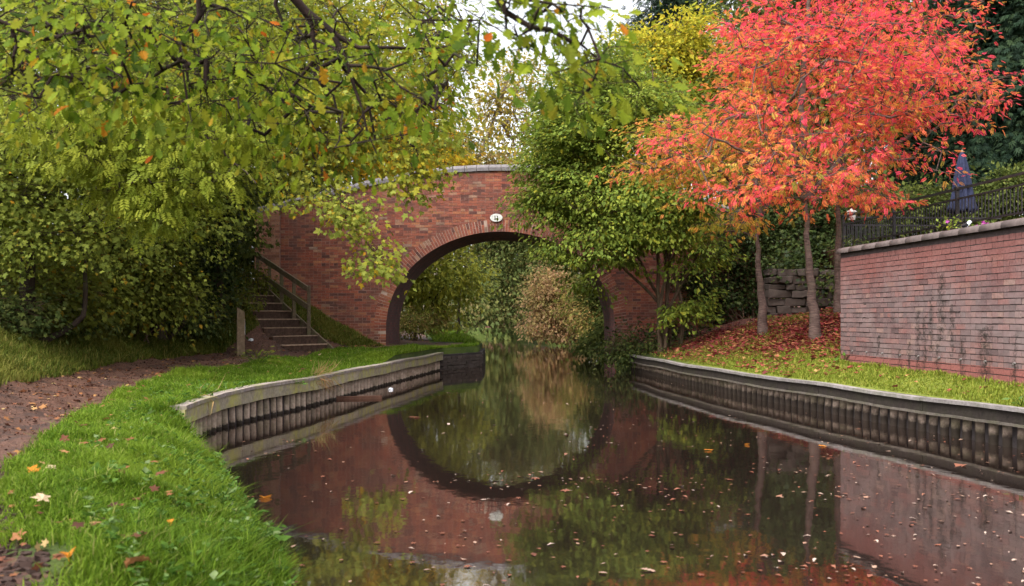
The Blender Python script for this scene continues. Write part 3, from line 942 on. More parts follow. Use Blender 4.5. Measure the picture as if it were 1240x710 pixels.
# oval number plate
mb = MB()
cx, cz = (601 - 620) * BY / F - AX, CAM_H + (HZ - 264) * BY / F
for yy, kx, kz in ((-.050, .17, .11),):
    ring = [(cx + kx * math.cos(t), yy, cz + kz * math.sin(t)) for t in np.linspace(0, 2 * math.pi, 40, endpoint=False)]
    ring2 = [(p[0], -.02, p[2]) for p in ring]
    m = len(ring)
    mb.add(ring + ring2, [tuple(range(m))[::-1]] + [(i, (i + 1) % m, m + (i + 1) % m, m + i) for i in range(m)])
plate = mb.build('number_plate', M['white'], bridge)
mb = MB()
for dx in (-.035, .035):
    mb.box((cx + dx, -.053, cz), (.018, .006, .10)); mb.box((cx + dx, -.0535, cz - .052), (.044, .006, .010)); mb.box((cx + dx - .012, -.0535, cz + .045), (.022, .006, .012), ry=.5)
mb.build('lettering', M['black'], plate)

# ------------------------------------------------------------------ timber edging of the canal
def path_between(tab, y0, y1, step=.25):
    ys = np.arange(y0, y1 + step / 2, step)
    return np.array([(np.interp(y, tab[:, 0], tab[:, 1]), y) for y in ys])


def smooth2(p, k=4):
    p = p.copy()
    for _ in range(k): p[1:-1] = p[1:-1] * .5 + (p[:-2] + p[2:]) * .25
    return p


def edging(name, label, tab, y0, y1, sign, prof, spacing, rad, pmat, rails, zt):
    p = smooth2(path_between(tab, y0, y1))
    r = root(name, (p[0][0], p[0][1], 0), label, 'canal edging')
    o = np.array([p[0][0], p[0][1], 0])
    seg = np.concatenate([[0], np.cumsum(np.linalg.norm(np.diff(p, axis=0), axis=1))])
    for nm, pr, mt, dz in rails:
        mb = MB()
        s = 0
        while s < seg[-1] - .05:                       # boards 2.4 m long, butted
            e = min(s + 2.4, seg[-1])
            ss = np.linspace(s + .006, e - .006, 9)
            pts = [(np.interp(t, seg, p[:, 0]) - o[0], np.interp(t, seg, p[:, 1]) - o[1], zt + dz + .008 * math.sin(t * 1.7 + 2) + random.uniform(-.004, .004)) for t in ss]
            mb.sweep(pts, [(u * sign, w) for u, w in pr] if sign > 0 else [(u * sign, w) for u, w in pr][::-1])
            s = e
        mb.build(nm, mt, r)
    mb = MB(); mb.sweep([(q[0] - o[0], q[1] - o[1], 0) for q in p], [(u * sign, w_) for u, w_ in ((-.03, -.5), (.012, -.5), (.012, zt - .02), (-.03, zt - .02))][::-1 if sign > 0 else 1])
    mb.build('shade_backing_sheet', M['shade_dark'], r)  # backing coloured dark to stand in for shade between the piles
    k = 0; s = spacing / 2
    while s < seg[-1]:
        x, y = np.interp(s, seg, p[:, 0]), np.interp(s, seg, p[:, 1])
        i = min(int(np.searchsorted(seg, s)), len(p) - 1); d = p[i] - p[max(i - 1, 0)]; d = d / (np.linalg.norm(d) + 1e-9)
        nx, ny = d[1] * sign, -d[0] * sign
        mb = MB()
        h = zt - .15 + random.uniform(-.012, .012); a = math.atan2(d[1], d[0])
        lean = random.gauss(0, .012)
        n = 8
        V = []
        for z, rr in ((-.45, rad), (.06, rad * random.uniform(.95, 1.05)), (h, rad * random.uniform(.92, 1.02))):
            for t in np.linspace(0, 2 * math.pi, n, endpoint=False):
                V.append((x - o[0] + nx * (.02 + .055 * math.sin(t)) + d[0] * (rr * math.cos(t) + lean * z * 3), y - o[1] + ny * (.02 + .055 * math.sin(t)) + d[1] * (rr * math.cos(t) + lean * z * 3), z))
        mb.add(V, [(l * n + i, l * n + (i + 1) % n, (l + 1) * n + (i + 1) % n, (l + 1) * n + i) for l in range(2) for i in range(n)] + [tuple(range(2 * n, 3 * n))], None, True)
        mb.build('pile', pmat, r)
        s += spacing * random.uniform(.92, 1.08); k += 1
    return r


edging('timber_edging', 'pale lichened timber edging with brown piles along the grassy towpath', LE, 9.55, 24.4, 1, None, .21, .042, M['pile_brown'],
       [('top_board', [(.0, 0), (.165, 0), (.165, .042), (.0, .042), ][::-1], M['plank_top'], -.012),
        ('face_board', [(.085, -.165), (.15, -.165), (.15, -.016), (.085, -.016)][::-1], M['plank_pale'], 0)], .43)
edging('timber_edging', 'dark timber edging with bleached rim and stout piles below the lawn', RE, 6.5, 24.3, -1, None, .20, .058, M['pile_dark'],
       [('top_rim', [(.05, -.045), (.175, -.045), (.175, -.005), (.05, -.005)], M['rail_light'], 0),
        ('face_board', [(.07, -.17), (.135, -.17), (.135, -.048), (.07, -.048)], M['rail_dark'], 0),
        ('lower_lip', [(.07, -.20), (.16, -.20), (.16, -.172), (.07, -.172)], M['rail_lip'], 0)], .43)
# dark brick-on-edge wharf that carries the towpath under the arch
r = root('wharf_edge', (-1.4, 25.3, 0), 'dark low canal wall carrying the towpath under the arch', 'canal wall')
mb = MB()
p = path_between(LE, 24.4, 29.4, .3)
pts = [(x + 1.4, y - 25.3, 0) for x, y in p]
mb.sweep(pts, [(-.25, -.6), (.05, -.6), (.05, .33), (-.25, .33)][::-1])
mb.build('core', M['shade_dark'], r)
mb = MB()
sg = np.concatenate([[0], np.cumsum([math.dist(u_, v_) for u_, v_ in zip(pts[:-1], pts[1:])])])
for k_ in range(5):
    s_ = -.05 + .12 * (k_ % 2)
    while s_ < sg[-1] - .1:
        w_ = random.uniform(.19, .3); m_ = min(s_ + w_ / 2, sg[-1])
        x_, y_ = np.interp(m_, sg, [q[0] for q in pts]), np.interp(m_, sg, [q[1] for q in pts])
        x2, y2 = np.interp(m_ + .05, sg, [q[0] for q in pts]), np.interp(m_ + .05, sg, [q[1] for q in pts])
        x1, y1 = np.interp(m_ - .05, sg, [q[0] for q in pts]), np.interp(m_ - .05, sg, [q[1] for q in pts])
        an = math.atan2(y2 - y1, x2 - x1)
        mb.box((x_ + math.sin(an) * .05, y_ - math.cos(an) * .05, -.02 + k_ * .083), (w_ * .96, .12, .076), rz=an + random.gauss(0, .03), jit=.008)
        s_ += w_
mb.build('stonework', M['stone'], r, .006)
mb = MB()
for a, b in zip(pts[:-1], pts[1:]):
    mb.sweep([(a[0] * .99 + b[0] * .01, a[1] * .99 + b[1] * .01, .33 + random.uniform(-.015, .01)), (a[0] * .01 + b[0] * .99, a[1] * .01 + b[1] * .99, .33)], [(-.22, .003), (.10, .003), (.10, .075), (-.22, .075)][::-1])
mb.build('coping', M['shade_dark'], r)

# ------------------------------------------------------------------ retaining wall on the right
WD = Vector((.0913, -1, 0)).normalized()          # run of the wall, towards the camera
WN = Vector((-1, -.0913, 0)).normalized()         # faces the canal
WO = Vector((5.36, 15.5, 0))
WTOP, WBOT = 2.40, .32
wall = root('retaining_wall', WO, 'tall weathered purple brick retaining wall with damp streaks on the right bank', 'brick wall')


def wplace(u, v, w):
    return np.stack([WD.x * u + WN.x * w, WD.y * u + WN.y * w, v + .60], -1)


def rz(U, V):
    a = np.exp(-((V - .85) / .42) ** 2) * (.55 + .45 * np.sin(U * 2.3 + V * 3) * np.sin(U * 5.1 + 1))
    return np.clip(a, 0, 1)


V_, F_, A_ = bricks(0, 12, -.30, WTOP - .60, lambda U, V, H: np.ones(len(U), bool), wplace, phase=1, jit=.0015, tilt=.001, rough_zone=rz, deep=.06)
link('wall', mesh_np('wall', V_, F_, A_), wall, M['brick_wall'])
V_, F_, A_ = bricks(0, 3.5, -.30, WTOP - .60, lambda U, V, H: np.ones(len(U), bool), lambda u, v, w: np.stack([u, w * 1.0 + .0, v + .60], -1) + np.array([.02, .012, 0]), phase=1)
link('return_wall', mesh_np('return_wall', V_, F_, A_), wall, M['brick_wall'])
mb = MB()
c0 = Vector((.012, -.005, 0))
a, b = Vector((0, 0, 0)) - WN * .007, WD * 12 - WN * .007
mb.add([(a.x, a.y, .2), (b.x, b.y, .2), (b.x, b.y, WTOP), (a.x, a.y, WTOP), (b.x - WN.x * .4, b.y - WN.y * .4, WTOP), (a.x - WN.x * .4, a.y - WN.y * .4, WTOP)], [(0, 1, 2, 3), (3, 2, 4, 5)])
mb.add([(.02, -.004, .2), (3.5, -.004, .2), (3.5, -.004, WTOP), (.02, -.004, WTOP)], [(3, 2, 1, 0)])
mb.build('core', M['mortar_wall'], wall)
mb = MB()
s = -.03
pr = [(-.055, -.004), (-.06, .025), (-.045, .06), (-.01, .082), (.06, .09), (.20, .09), (.27, .07), (.30, .03), (.30, -.004)]
while s < 12:                                    # bullnosed coping blocks
    e = s + .445
    A = [(WD.x * (s + .0015) - WN.x * u, WD.y * (s + .004) - WN.y * u, WTOP + w + random.uniform(-.003, .003)) for u, w in pr]
    B = [(WD.x * (e - .0015) - WN.x * u, WD.y * (e - .004) - WN.y * u, WTOP + w) for u, w in pr]
    m = len(pr)
    mb.add(A + B, [(i, m + i, m + i + 1, i + 1) for i in range(m - 1)] + [tuple(range(m)), tuple(range(m, 2 * m))[::-1]], None, True)
    s = e
mb.build('coping', M['coping_brown'], wall)
for px in (1032, 1049, 1068, 1090, 1112, 1137, 1163, 1193, 1228):
    u = 15.5 - 502 * 15.5 / (px - 515); u = (15.5 - 502 * 15.5 / (px - 515)) * 1.004
    mb = MB(); q = WD * u
    mb.tube([(q.x + WN.x * -.02, q.y + WN.y * -.02, .83), (q.x + WN.x * .022, q.y + WN.y * .022, .822)], .012, 8)
    mb.build('weep_pipe', M['weep'], wall)

# ------------------------------------------------------------------ terrace above it
RD = Vector((9.16 - 8.49, 17 - 24.3, 0)).normalized()
tr = MB()
def wp(y, off=.28): return 5.36 + .0913 * (15.5 - y) + off
rows = []
for y in np.arange(2, 25.01, .5):
    xr = 8.49 + (24.3 - y) * .0918
    xw = wp(y) if y <= 15.5 else 5.64 + (y - 15.5) / 9.5 * 2.9
    zl = WTOP - .04 if y <= 15.5 else max(gh(xw, y), 1.0)
    prof = [(xw, zl if y <= 15.5 else zl - .3), (xw + .35, zl + .03 if y <= 15.5 else zl + .5), (xr - .35, 3.05), (xr - .1, 3.13), (xr + .3, 3.14), (xr + 25, 3.14)]
    rows.append([(x, y, z) for x, z in prof])
V = [p for r_ in rows for p in r_]
k = len(rows[0])
tr.add(V, [(i * k + j, i * k + j + 1, (i + 1) * k + j + 1, (i + 1) * k + j) for i in range(len(rows) - 1) for j in range(k - 1)], .5)
t_ = rows[-1]
tr.add([(p[0], 25, p[2]) for p in t_] + [(p[0], 25.002, -.2) for p in t_], [(i, i + 1, k + i + 1, k + i) for i in range(k - 1)], .5)
tag(tr.build('terrace_ground', M['soil']), kind='structure')

# iron railing
rail = root('iron_railing', (8.49, 24.3, 3.14), 'dark iron railing sloping down along the terrace above the brick wall', 'railing')
LEN = 20.0
def rp(s, z): return (RD.x * s, RD.y * s, z)
for z, w, nm, sg in ((.10, .035, 'bottom_rail', 1), (.60, .035, 'middle_rail', 1), (.80, .045, 'handrail', 1)):
    mb = MB(); mb.beam(rp(0, z), rp(LEN, z), w, w); mb.build(nm, M['iron'], rail)
for s in np.arange(0, LEN + .1, 2.6):
    mb = MB(); mb.box((RD.x * s, RD.y * s, .40), (.06, .06, .84)); mb.box((RD.x * s, RD.y * s, .835), (.075, .075, .03)); mb.build('post', M['iron'], rail)
bal = []
mb0 = MB(); mb0.box((0, 0, .35), (.016, .016, .50)); b0 = mb0.build('baluster', M['iron'], rail); n = 0
s = .11; first = True
extra = MB()
while s < LEN - .05:
    if n < 99:
        o = b0 if first else b0.copy()
        if not first: COL.objects.link(o)
        first = False
        o.location = (RD.x * s, RD.y * s, 0); n += 1
    else:
        extra.box((RD.x * s, RD.y * s, .35), (.016, .016, .50))
    s += .112
eo = extra.build('balusters', M['iron'], rail); eo['kind'] = 'stuff'
# second railing that turns away from the corner
rail2 = root('iron_railing', (8.55, 24.45, 3.14), 'short dark iron railing returning behind the terrace corner post', 'railing')
for z, nm in ((.10, 'bottom_rail'), (.60, 'middle_rail'), (.80, 'handrail')):
    mb = MB(); mb.beam((0, 0, z), (4.2, .3, z), .035, .035); mb.build(nm, M['iron'], rail2)
for i in range(36):
    mb = MB(); mb.box((.1 + i * .114, .007 + i * .0082, .35), (.016, .016, .50)); mb.build('baluster', M['iron'], rail2)

# folded parasol
pb = pix(1165, 290, 24.0); pb[2] = 3.14
um = root('parasol', pb, 'closed dark blue parasol standing on the terrace behind the railing', 'parasol')
mb = MB(); mb.tube([(0, 0, 0), (0, 0, 2.42)], .022, 8); mb.build('pole', M['handrail'], um)
mb = MB(); mb.box((0, 0, .04), (.5, .5, .08)); mb.build('base', M['concrete'], um)
t = NT('navy_canvas')
cc = t.mix(t.ramp(t.noise(t.coord(), 9, 4), [(.3, .0), (.7, 1.)]), (.014, .018, .042), (.027, .033, .075))
M['canvas'] = t.done(t.bsdf(cc, .8, .25))
V, Fc = [], []
nf, hz = 48, [(2.40, .03), (2.33, .07), (2.1, .12), (1.8, .165), (1.5, .205), (1.2, .245), (.98, .29), (.90, .30), (.91, .22)]
for z, r_ in hz:
    for i in range(nf):
        a = 2 * math.pi * i / nf
        rr = r_ * (1 + .24 * math.cos(8 * a + .5) * min(1, (2.4 - z) * 1.5) + .07 * math.sin(3 * a + z * 2))
        V.append((rr * math.cos(a), rr * math.sin(a), z + (.05 * math.cos(8 * a) if z < 1. else 0)))
for l in range(len(hz) - 1):
    for i in range(nf):
        Fc.append((l * nf + i, (l + 1) * nf + i, (l + 1) * nf + (i + 1) % nf, l * nf + (i + 1) % nf))
mb = MB(); mb.add(V, Fc, .5, True); mb.build('canopy', M['canvas'], um)
mb = MB(); mb.tube([(0, 0, 1.5), (0, 0, 1.54)], .235, 24); mb.build('tie', M['canvas'], um)
mb = MB(); mb.tube([(0, 0, 2.38), (0, 0, 2.44), (0, 0, 2.47)], [.035, .028, .01], 8); mb.build('finial', M['handrail'], um)

# lantern on the terrace corner, little fitting on the coping
q = pix(1031, 262, 24.1)
la = root('lantern', (q[0], q[1], 3.14), 'small pale lantern on a dark stem at the railing end beside the red tree', 'lantern')
mb = MB(); mb.tube([(0, 0, 0), (0, 0, q[2] - 3.14 - .1)], .02, 8); mb.build('stem', M['iron'], la)
zz = q[2] - 3.14
mb = MB(); mb.box((0, 0, zz), (.14, .14, .20), taper=1.25); mb.build('lamp_glass', M['concrete'], la)
mb = MB(); mb.box((0, 0, zz + .125), (.22, .22, .04), taper=.6); mb.box((0, 0, zz + .165), (.08, .08, .05), taper=.5); mb.build('cap', M['concrete'], la)
q = pix(1172, 277, 11.95); q[2] = WTOP + .09
fl = root('spotlight', q, 'small white and black spotlight tilted on the wall coping beside purple flowers', 'light fitting', rz=.3)
mb = MB(); mb.box((0, 0, .04), (.10, .04, .026), ry=-.75); mb.build('body', M['plastic'], fl)
mb = MB(); mb.box((-.045, 0, .02), (.05, .055, .04), ry=-.75); mb.build('base', M['black'], fl)

# rough stone wall behind the red trees
sw = root('stone_wall', (7.9, 24.6, 1.1), 'low rough dark stone wall behind the red tree trunks', 'stone wall')
mb = MB(); z = -.35
while z < 1.35:
    h = random.uniform(.13, .22); x = -1.35
    while x < 2.2:
        w = random.uniform(.22, .6)
        mb.box((x + w / 2, random.uniform(-.07, .07) - .1 * z, z + h / 2), (w * .97, .5, h * .94), jit=.028, rz=random.uniform(-.06, .06))
        x += w
    z += h
mb.build('stonework', M['stone'], sw, .02)

# ------------------------------------------------------------------ steps to the road, handrail
SB, ST = np.array([-4.5, 23.0, .50]), np.array([-6.62, 24.6, 2.1])
run = (ST - SB)[:2]; RL = np.linalg.norm(run); run = run / RL; lef = np.array([-run[1], run[0]]) * 1.0   # to the left of the climb = towards camera-left
lef = np.array([-.606, -.795])
steps = root('wooden_steps', SB, 'earth steps with timber risers climbing beside the bridge wall', 'steps')
NS = 8
for i in range(NS):
    a = SB[:2] + run * (RL * i / NS); z = SB[2] + (ST[2] - SB[2]) * i / NS
    rise = (ST[2] - SB[2]) / NS
    b = a + lef * 1.35
    mb = MB()
    A, B = a - SB[:2], b - SB[:2]
    m_ = (A + B) / 2
    mb.box((m_[0], m_[1], z - SB[2] + rise / 2), (1.35, .045, rise + .02), rz=math.atan2(lef[1], lef[0]), jit=.006)
    mb.build('riser', M['step_dark'], steps, .006)
    mb = MB(); q_ = m_ + run * .01
    mb.box((q_[0], q_[1], z - SB[2] + rise + .012), (1.36, .10, .03), rz=math.atan2(lef[1], lef[0]), jit=.005)
    mb.build('lit_edge_nosing', M['step'], steps, .005)  # pale board added to paint the lit edge of each tread
    mb = MB()
    t0, t1 = A + run * .03, A + run * (RL / NS + .02)
    u0, u1 = B + run * .03, B + run * (RL / NS + .02)
    zt = z - SB[2] + rise - .006
    mb.add([(t0[0], t0[1], zt), (u0[0], u0[1], zt), (u1[0], u1[1], zt + .01), (t1[0], t1[1], zt + .01),
            (t0[0], t0[1], zt - .9), (u0[0], u0[1], zt - .9), (u1[0], u1[1], zt - .9), (t1[0], t1[1], zt - .9)],
           [(3, 2, 1, 0), (0, 1, 5, 4), (2, 3, 7, 6), (1, 2, 6, 5), (3, 0, 4, 7)])
    mb.build('tread', M['soil'], steps)
mb = MB()
n2 = np.array([-lef[0], -lef[1]])
for off, nm in ((.04, 'stringer'),):
    a = np.append(n2 * off - run * .25, .0 - .02); b = np.append(run * RL + n2 * off, ST[2] - SB[2] + .14)
    mb.beam(a, b, .05, .20); mb.build(nm, M['handrail'], steps)
hr = root('step_handrail', SB, 'two bar wooden handrail on five posts beside the steps', 'handrail')
ends_ = []
for (px, yt, yb) in ((374, 346, 401), (356, 336, 386), (341, 325, 373), (326.5, 315, 360), (312, 305, 346)):
    s = (px - 374) / (312 - 374)
    q = np.array(SB) + np.append(run * (RL * (.14 + .86 * s)) + n2 * .10, 0)
    q[0] = (px - 620) * q[1] / F
    zb_, zt_ = CAM_H + (HZ - yb) * q[1] / F, CAM_H + (HZ - yt) * q[1] / F
    mb = MB(); l = q - SB
    mb.box((l[0], l[1], (zb_ + zt_) / 2 - SB[2] - .1), (.085, .085, zt_ - zb_ + .2), rz=.3, jit=.004)
    mb.build('post', M['handrail'], hr, .008)
    ends_.append((l[0], l[1], zt_ - SB[2]))
for dz, nm in ((-.06, 'rail'), (-.50, 'rail')):
    mb = MB()
    a, b = Vector(ends_[0]), Vector(ends_[-1])
    d = (a - b).normalized()
    off = Vector((-.05, -.06, dz))
    mb.beam(a + off + d * .05, b + off, .045, .13); mb.build(nm, M['handrail'], hr, .006)

# waymarker post
q = onground(291.5, 21)
wpst = root('waymarker_post', q, 'short square wooden post with slanted top at the path edge', 'wooden post')
mb = MB()
h = 1.04; w = .085
V = [(x, y, -.2) for x, y in ((-w, -w), (w, -w), (w, w), (-w, w))] + [(-w, -w, h + .02), (w, -w, h - .09), (w, w, h - .09), (-w, w, h + .02)]
mb.add(V, [(3, 2, 1, 0), (4, 5, 6, 7), (0, 1, 5, 4), (1, 2, 6, 5), (2, 3, 7, 6), (3, 0, 4, 7)])
mb.build('post', M['post'], wpst, .008).rotation_euler = (0, 0, .32)
mb = MB(); mb.box((.087, -.02, .62), (.006, .10, .34)); mb.build('marker_plate', M['plastic'], wpst).rotation_euler = (0, 0, .32)


def crumple(name, px, py, Y, r, label, mat, cat='litter', z=None):
    q = pix(px, py, Y)
    q[2] = gh(q[0], q[1]) if z is None else z
    v, f = [], []
    n = 9
    for i in range(n + 1):
        for j in range(n):
            a, b = math.pi * i / n, 2 * math.pi * j / n
            k = r * random.uniform(.65, 1.1)
            v.append((k * math.sin(a) * math.cos(b) * 1.3, k * math.sin(a) * math.sin(b), k * math.cos(a) * .75 + r * .5))
    for i in range(n):
        for j in range(n):
            f.append((i * n + j, (i + 1) * n + j, (i + 1) * n + (j + 1) % n, i * n + (j + 1) % n))
    mb = MB(); mb.add(v, f)
    o = mb.build(name, mat); o.location = [float(c) for c in q]
    return tag(o, label, cat)


crumple('litter', 369, 376, 23.6, .055, 'crumpled white plastic bag lying on the bank beside the handrail', M['plastic'])
crumple('litter', 304, 383, 21.9, .05, 'crumpled pale litter in the grass left of the steps', M['plastic'])
crumple('litter', 473, 472, 17.8, .04, 'white scrap of litter floating near the timber edging', M['plastic'], z=-.01)
# waterlogged plank
mb = MB(); a, b = pix(400, 483, 15.7), pix(462, 483, 15.9)
a[2] = b[2] = .02; mb.beam(a - a, b - a, .13, .05)
o = mb.build('floating_plank', M['soil']); o.location = [float(c) for c in a]
tag(o, 'dark reddish plank floating on the water beside the timber edging', 'plank')

# small concrete structure far beyond the arch
q = pix(536, 398, 62)
hut = root('concrete_culvert', q, 'small pale concrete opening far away beyond the arch', 'culvert')
mb = MB(); mb.box((-.1, 0, 1.55), (2.5, 1.6, .3)); mb.build('lintel', M['concrete'], hut)
for x, w in ((1.0, .5), (-1.2, .35)):
    mb = MB(); mb.box((x, 0, .4), (w, 1.5, 2.0)); mb.build('pier', M['concrete'], hut)
mb = MB(); mb.box((-.1, .9, .5), (2.2, .2, 2.0)); mb.build('shade_back_wall', M['shade_dark'], hut)  # dark wall painted as the shade inside the opening
# ------------------------------------------------------------------ the three red rowans
def B3(*bl): return [blob(*b) for b in bl]


bA = np.array(pix(926, 402, 20.0)); bA[2] = gh(bA[0], bA[1])
bB = np.array(pix(990, 410, 18.0)); bB[2] = gh(bB[0], bB[1])
bC = onground(1018, 19.6)
YA, YB, YC = 20.0, 18.0, 19.6
sA = [(stem_to(bA, pix(920, 345, YA), pix(917, 290, YA), pix(919, 262, YA)), .105),
      ([pix(919, 264, YA), pix(900, 232, YA - .3), pix(868, 205, YA - .8), pix(820, 185, YA - 1.2)], .06),
      ([pix(919, 264, YA), pix(925, 215, YA), pix(930, 150, YA + .4), pix(925, 80, YA + .4)], .07),
      ([pix(919, 264, YA), pix(940, 228, YA + .3), pix(965, 180, YA + .6)], .05)]
attA = ell(B3((850, 190, 19.4, 1.4, 1.5, .65), (795, 203, 19, .95, 1.0, .22), (905, 165, 20, 1.5, 1.5, 1.1), (925, 95, 20.2, 1.2, 1.5, 1.2), (880, 275, 19.5, .5, .5, .10), (760, 207, 19, .4, .5, .12), (850, 242, 18.6, .9, .8, .12), (880, 272, 18.8, .6, .6, .1), (905, 285, 18.8, .35, .4, .08), (800, 150, 19, .5, .7, .25)), 150)
tree('rowan_tree', 'leftmost red and orange rowan with a leaning ringed trunk before the brick pier', 'tree', bA, sA, attA, 'rowan', M['rowan_orange'], M['rowanbark'],
     per=34, size=.10, cr=.29, hgrad=.42, flat=.26, droop=.18, up=1.4, rtip=.006, group='red rowans on the right bank', twigs=4, pull=.1)
sB = [(stem_to(bB, pix(981, 350, YB), pix(977, 285, YB), pix(975, 240, YB)), .112),
      ([pix(975, 242, YB), pix(973, 200, YB), pix(970, 130, YB), pix(975, 50, YB), pix(985, -50, YB)], .085),
      ([pix(975, 242, YB), pix(950, 215, YB - .2), pix(905, 185, YB - .6), pix(850, 160, YB - .8)], .055),
      ([pix(975, 242, YB), pix(1003, 210, YB + .2), pix(1040, 165, YB + .4), pix(1075, 110, YB + .3)], .06),
      ([pix(974, 210, YB), pix(950, 150, YB + .4), pix(925, 70, YB + .6)], .05)]
attB = ell(B3((985, 110, 18, 1.9, 1.9, 1.9), (985, -15, 18, 1.7, 1.7, 1.2), (890, 175, 17.4, 1.2, 1.1, .75), (850, 140, 17.6, .9, 1.0, .45), (1080, 120, 18.2, 1.6, 1.6, 1.3), (985, 215, 17.2, 1.3, 1.0, .5), (1075, 205, 17.6, 1.3, 1.1, .5), (920, 50, 18, .9, 1.2, .9), (820, 180, 17.6, .7, .8, .4), (925, 205, 16.0, 1.0, .8, .4), (1010, 185, 15.8, 1.0, .8, .5), (965, 100, 16.2, 1.4, .8, 1.0), (890, 235, 17.2, .8, .7, .18), (1040, 60, 16.2, 1.2, .8, .9), (930, 258, 18.3, .9, .7, .14), (1000, 252, 17.4, .8, .6, .14), (960, 238, 17, 1.0, .7, .22), (1055, 240, 17.4, .7, .6, .14)), 335)
tree('rowan_tree', 'middle scarlet rowan, the biggest, its forked trunk rising from red fallen leaves', 'tree', bB, sB, attB, 'rowan', M['rowan'], M['rowanbark'],
     per=34, size=.10, cr=.29, hgrad=.42, flat=.26, droop=.18, up=1.4, rtip=.006, group='red rowans on the right bank', twigs=4, pull=.1)
sC = [(stem_to(bC, pix(1016, 330, YC), pix(1014, 270, YC), pix(1016, 225, YC)), .11),
      ([pix(1016, 227, YC), pix(1025, 170, YC), pix(1040, 90, YC), pix(1050, 0, YC)], .08),
      ([pix(1016, 227, YC), pix(1055, 190, YC - .2), pix(1110, 160, YC - .3), pix(1170, 120, YC - .2)], .06),
      ([pix(1016, 227, YC), pix(1000, 180, YC + .5), pix(985, 120, YC + .8)], .05)]
attC = ell(B3((1075, 60, 19.4, 2.0, 1.8, 1.7), (1112, 98, 19.0, 1.4, 1.3, .8), (1175, 115, 18.8, .9, .8, .6), (1058, 190, 18.8, .9, .9, .4), (1070, -30, 19.8, 1.7, 1.6, .9), (1205, 100, 18.8, .4, .4, .18), (1050, 232, 18.8, 1.0, .7, .3)), 190)
tree('rowan_tree', 'rightmost red rowan, its trunk half behind the corner of the brick wall', 'tree', bC, sC, attC, 'rowan', M['rowan'], M['rowanbark'],
     per=34, size=.10, cr=.29, hgrad=.42, flat=.26, droop=.18, up=1.4, rtip=.006, group='red rowans on the right bank', twigs=4, pull=.1)

# ------------------------------------------------------------------ hornbeam in front of the bridge
bH = onground(818, 23.4)
sH = []
for i, (px, py) in enumerate(((770, 150), (735, 210), (800, 120), (840, 200), (865, 260), (700, 250), (790, 80), (815, 180))):
    o = bH + np.array([random.uniform(-.45, .45), random.uniform(-.3, .3), -.15])
    e = pix(px, py, 23.2 + random.uniform(-.8, .5))
    sH.append(([o, o + np.array([random.uniform(-.12, .12), 0, 1.1]), (o * .45 + e * .55) + [0, 0, .2], e], .055))
attH = ell(B3((760, 165, 23.0, 1.9, 1.8, 1.7), (700, 235, 22.8, 1.2, 1.2, .9), (665, 250, 22.8, .62, .8, .5), (720, 300, 22.4, 1.25, 1.1, .5), (790, 260, 22.4, 1.6, 1.2, .8), (845, 300, 22.4, .9, .8, .45),
                  (735, 115, 23.6, 1.2, 1.3, .9), (690, 165, 23.2, .95, 1., .9), (705, 345, 22.8, .4, .5, .2), (840, 375, 22.6, .3, .4, .25), (820, 230, 22.2, 1.2, 1.0, .9), (700, 120, 23.6, .85, .8, .8), (740, 85, 23.8, .9, .9, .6), (668, 205, 23.2, .55, .7, .6), (690, 130, 23.4, .7, .7, .7)), 480)
tree('hornbeam_tree', 'many stemmed green tree with layered leaves hiding the right half of the bridge', 'tree', bH, sH, attH, 'ovate', M['hornbeam'], M['brownstem'],
     per=165, size=.095, cr=.44, flat=.2, droop=.35, up=1.5, rtip=.0045, twigs=5, pull=.08)


def bush(label, px, Y, blobs, leaf, mat, n=40, per=60, size=.07, cr=.3, group=None, name='bush', nst=5, bark='brownstem', cat='bush', base=None, **kw):
    b = onground(px, Y) if base is None else np.array(base)
    bl = [blob(*q) for q in blobs]
    att = ell(bl, n, .3)
    att[:, 2] = np.maximum(att[:, 2], [max(gh(a[0], a[1]), 0) + .12 for a in att])
    st = []
    for i in range(nst):
        o = b + np.array([random.uniform(-.2, .2), random.uniform(-.15, .15), -.1])
        e = att[random.randrange(len(att))] * .6 + b * .4; e[2] = max(e[2], b[2] + .3)
        st.append(([o, (o + e) / 2 + np.array([0, 0, .15]), e], .022))
    return tree(name, label, cat, b, st, att, leaf, mat, M[bark], per=per, size=size, cr=cr, group=group, parts=('stems', 'foliage'), twigs=3, rtip=.004, **kw)


bush('dark leafy bush at the waterline beside the right foot of the arch', 775, 24.0, [(768, 425, 24.0, .75, .6, .45), (800, 432, 23.4, .5, .5, .3), (748, 432, 24.4, .35, .4, .35)], 'ovate', M['bramble'], 46, 60, .075)
bush('dark ivy and saplings covering the ground by the right bridge pier', 850, 24.4, [(830, 400, 24.4, .8, .5, .25), (780, 405, 24.6, .7, .5, .35)], 'maple_lo', M['ivy'], 30, 50, .07)
# ------------------------------------------------------------------ left woodland
GW = 'trees of the left woodland'
b = onground(30, 15.4)
tree('sycamore_tree', 'broad sycamore with large grey green leaves at the far left', 'tree', b,
     [(stem_to(b, pix(35, 280, 15.4), pix(30, 150, 15.4), pix(20, -60, 15.6)), .13), ([pix(33, 250, 15.4), pix(100, 190, 14.6), pix(150, 150, 14.2)], .05), ([pix(33, 240, 15.4), pix(0, 190, 14.4), pix(-40, 160, 14)], .05), (stem_to(b, b + [.9, .4, .3], pix(100, 330, 15.8), pix(105, 260, 15.8)), .06)],
     ell(B3((60, 110, 15, 2.1, 1.5, 1.9), (0, 190, 14.4, 1.6, 1.3, 1.4), (105, 215, 14.6, 1.4, 1.2, .9), (30, 275, 14.4, 1.4, 1.0, .7), (150, 150, 14.6, 1.1, 1.0, .9), (60, 0, 15.4, 2.4, 1.6, 1.3)), 280),
     'maple', M['sycamore'], M['bark'], per=125, size=.066, cr=.5, spread=1.3, flat=.24, droop=.7, up=1.3, group=GW, side=(.25, -.4, .1))
